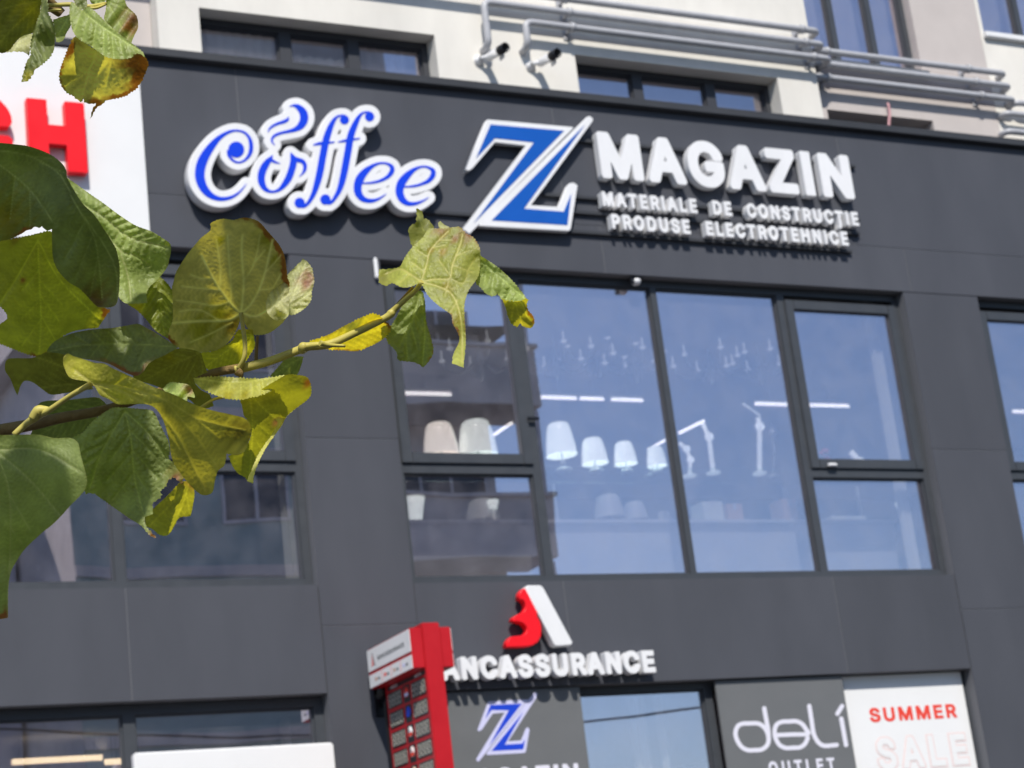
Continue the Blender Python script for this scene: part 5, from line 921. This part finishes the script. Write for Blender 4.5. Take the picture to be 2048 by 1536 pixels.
hang = leaf([(960,511),(973,519),(993,533),(1020,556),(1042,582),(1050,592),(1050,600),(1040,604),(1020,603),(1004,599),(995,586),(987,593),(973,588),(960,574),(952,566),(954,548),(957,527)], 2.0, (.35,-.35), ((960,545,24,1.0),), GREEN*1.05, None, [[(958,515),(990,545),(1048,596)]], [[(975,530),(968,570)],[(990,545),(982,585)],[(1006,560),(1000,592)],[(1022,574),(1012,598)],[(985,540),(1000,545)]], quilt=1.8, teeth=1.8)
leaf([(1004,598),(1020,602),(1040,602),(1052,597),(1058,600),(1054,606),(1057,621),(1065,630),(1069,642),(1063,655),(1048,654),(1040,646),(1034,655),(1022,646),(1016,632),(1011,615)], 2.01, (.1,1.3), (), np.array((.36,.33,.05)), None, [[(1030,600),(1036,625),(1045,652)],[(1030,600),(1022,640)],[(1040,600),(1060,645)]], [], quilt=.8, teeth=1.6, brown=((1064,632,16,6),), parent=hang, name='curled_tip')

# --- limb, trunk and unseen crown leaves, added to shade the lower ones and cut sky light
def generic_leaf():
    n = 26; pts = []
    for i in range(n):
        t = 2*math.pi*i/n; r = .5*(1-.30*math.cos(t))*(1+.05*math.sin(7*t)); r *= (1-.55*math.exp(-((t-0 if t < math.pi else t-2*math.pi)/.28)**2)); pts.append((r*math.sin(t)*1.02, -r*math.cos(t)*1.05))
    v = [(0,-.25,0)]+[(x, y, .10*(x*x)*2-.08*y*y) for x, y in pts]+[(x*.55, y*.55-.1, .05*x*x) for x, y in pts]
    f = [(0, 1+n+i, 1+n+(i+1) % n) for i in range(n)]+[(1+n+i, 1+i, 1+(i+1) % n, 1+n+(i+1) % n) for i in range(n)]
    me = bpy.data.meshes.new('leaf'); me.from_pydata(v, [], f); me.update(); me.polygons.foreach_set('use_smooth', [True]*len(f))
    ca = me.color_attributes.new('leaf_colour', 'FLOAT_COLOR', 'POINT'); ca.data.foreach_set('color', np.tile(np.array((.09,.14,.03,1), np.float32), len(v))); me.materials.append(M['leaf']); return me
GL = generic_leaf()
def shade_leaf(px, py, d, t, size, jit=(0,0,0)):
    """a leaf of the crown above, between the sun and the leaf at (px, py)"""
    p = near(px, py, d)-SUN_DIR*t+Vector(jit); v = p-EYE; w_ = v.dot(FWD); X = 1024+F_PX*v.dot(RIGHT)/w_; Y = 768-F_PX*v.dot(UP)/w_
    if Y > -size*.55*F_PX/w_ and X > -size*.6*F_PX/w_: return
    o = bpy.data.objects.new('leaf', GL); COL.objects.link(o); o.parent = TREE; o.matrix_parent_inverse = Matrix.Translation(-TREE.location)
    q = (-SUN_DIR+Vector((random.uniform(-.4,.4), random.uniform(-.4,.4), random.uniform(-.2,.4)))).normalized().to_track_quat('Z', 'Y')
    o.matrix_basis = Matrix.Translation(p) @ q.to_matrix().to_4x4() @ Matrix.Rotation(random.uniform(0, 6.28), 4, 'Z') @ Matrix.Scale(size, 4)
SHADE = [(40,330,1.86,.13),(-20,420,1.86,.12),(150,420,1.86,.09),(205,540,1.86,.07),(0,600,1.96,.05),(375,560,2.0,.05),(424,520,2.0,.035),(492,540,2.0,.062),
 (320,690,1.95,.06),(140,700,1.95,.09),(215,715,1.95,.06),(60,750,1.93,.10),(340,740,1.99,.07),(185,930,1.93,.085),(225,900,1.93,.04),(30,960,1.62,.075),(20,1080,1.62,.09),(85,1000,1.62,.05),(20,60,2.06,.06),(400,900,1.8,.045)]
LIT = [near(*q) for q in ((270,470,1.97),(200,420,1.97),(320,490,1.97),(320,610,1.99),(600,570,2.03),(560,610,1.97),(150,730,1.8),(190,740,1.8),(250,770,1.8),(150,920,1.62),(120,890,1.62),(345,905,1.93),(270,825,1.93),(355,950,1.93),(420,775,1.97),(500,775,1.97),(560,840,1.98),(600,790,2.0),(660,680,2.02),(740,660,2.02),(880,530,1.97),(800,550,1.97),(920,640,1.97),(1000,560,2.0),(1040,630,2.0),(820,660,2.03),(200,80,2.0),(260,110,2.0),(150,170,2.03),(80,100,2.0),(430,640,2.0),(450,470,2.0),(548,500,2.0),(120,620,1.96),(60,550,1.96),(250,668,1.95),(440,720,2.05),(240,50,2.08),(330,1040,1.96))]
def added_crown_leaf(i):
    """one of the leaves higher in the crown, kept out of the sun's way to the leaves that stand in light"""
    for _ in range(200):
        sz = random.uniform(.10,.15); d = random.uniform(1.55,2.5); px = random.uniform(-700,760); py = random.uniform(-2000,-40-sz*.6*F_PX/d); p = near(px, py, d)
        if any(((p-q).cross(SUN_DIR)).length < sz*.62 for q in LIT): continue
        o = bpy.data.objects.new('leaf', GL); COL.objects.link(o); o.parent = TREE; o.matrix_parent_inverse = Matrix.Translation(-TREE.location)
        q = Vector((random.uniform(-.8,.8), random.uniform(-.9,.5), random.uniform(.3,1))).normalized().to_track_quat('Z', 'Y')
        o.matrix_basis = Matrix.Translation(p) @ q.to_matrix().to_4x4() @ Matrix.Rotation(random.uniform(0, 6.28), 4, 'Z') @ Matrix.Scale(sz, 4); return
for i in range(40): added_crown_leaf(i)
for px, py, d, sz in SHADE: shade_leaf(px, py, d, random.uniform(.55,.8), sz, [random.uniform(-.012,.012) for _ in range(3)])
b0 = near(-30,866,1.99); lim = [Vector((-8.62,-12.62,1.55)), Vector((-8.1,-12.4,2.0)), Vector((-7.4,-12.0,2.15)), b0+Vector((-.25,-.12,-.02)), b0]
MB().tube(smooth3(lim), list(np.interp(np.linspace(0,4,25), range(5), [.05,.034,.018,.009,.0065])), 12).build('limb', M['branch'], TREE)
l2 = [Vector((-8.62,-12.62,2.2)), Vector((-8.0,-12.3,2.7)), Vector((-7.2,-11.95,2.95)), near(20,-60,2.05), near(70,2,2.05)]
MB().tube(smooth3(l2), list(np.interp(np.linspace(0,4,25), range(5), [.045,.03,.015,.006,.002])), 12).build('limb', M['branch'], TREE)
MB().tube([(-8.6,-12.6,-.02),(-8.61,-12.61,.4),(-8.62,-12.62,1.6),(-8.66,-12.65,2.6),(-8.7,-12.7,3.6)], [.16,.125,.105,.08,.04], 18).build('trunk', M['bark'], TREE)
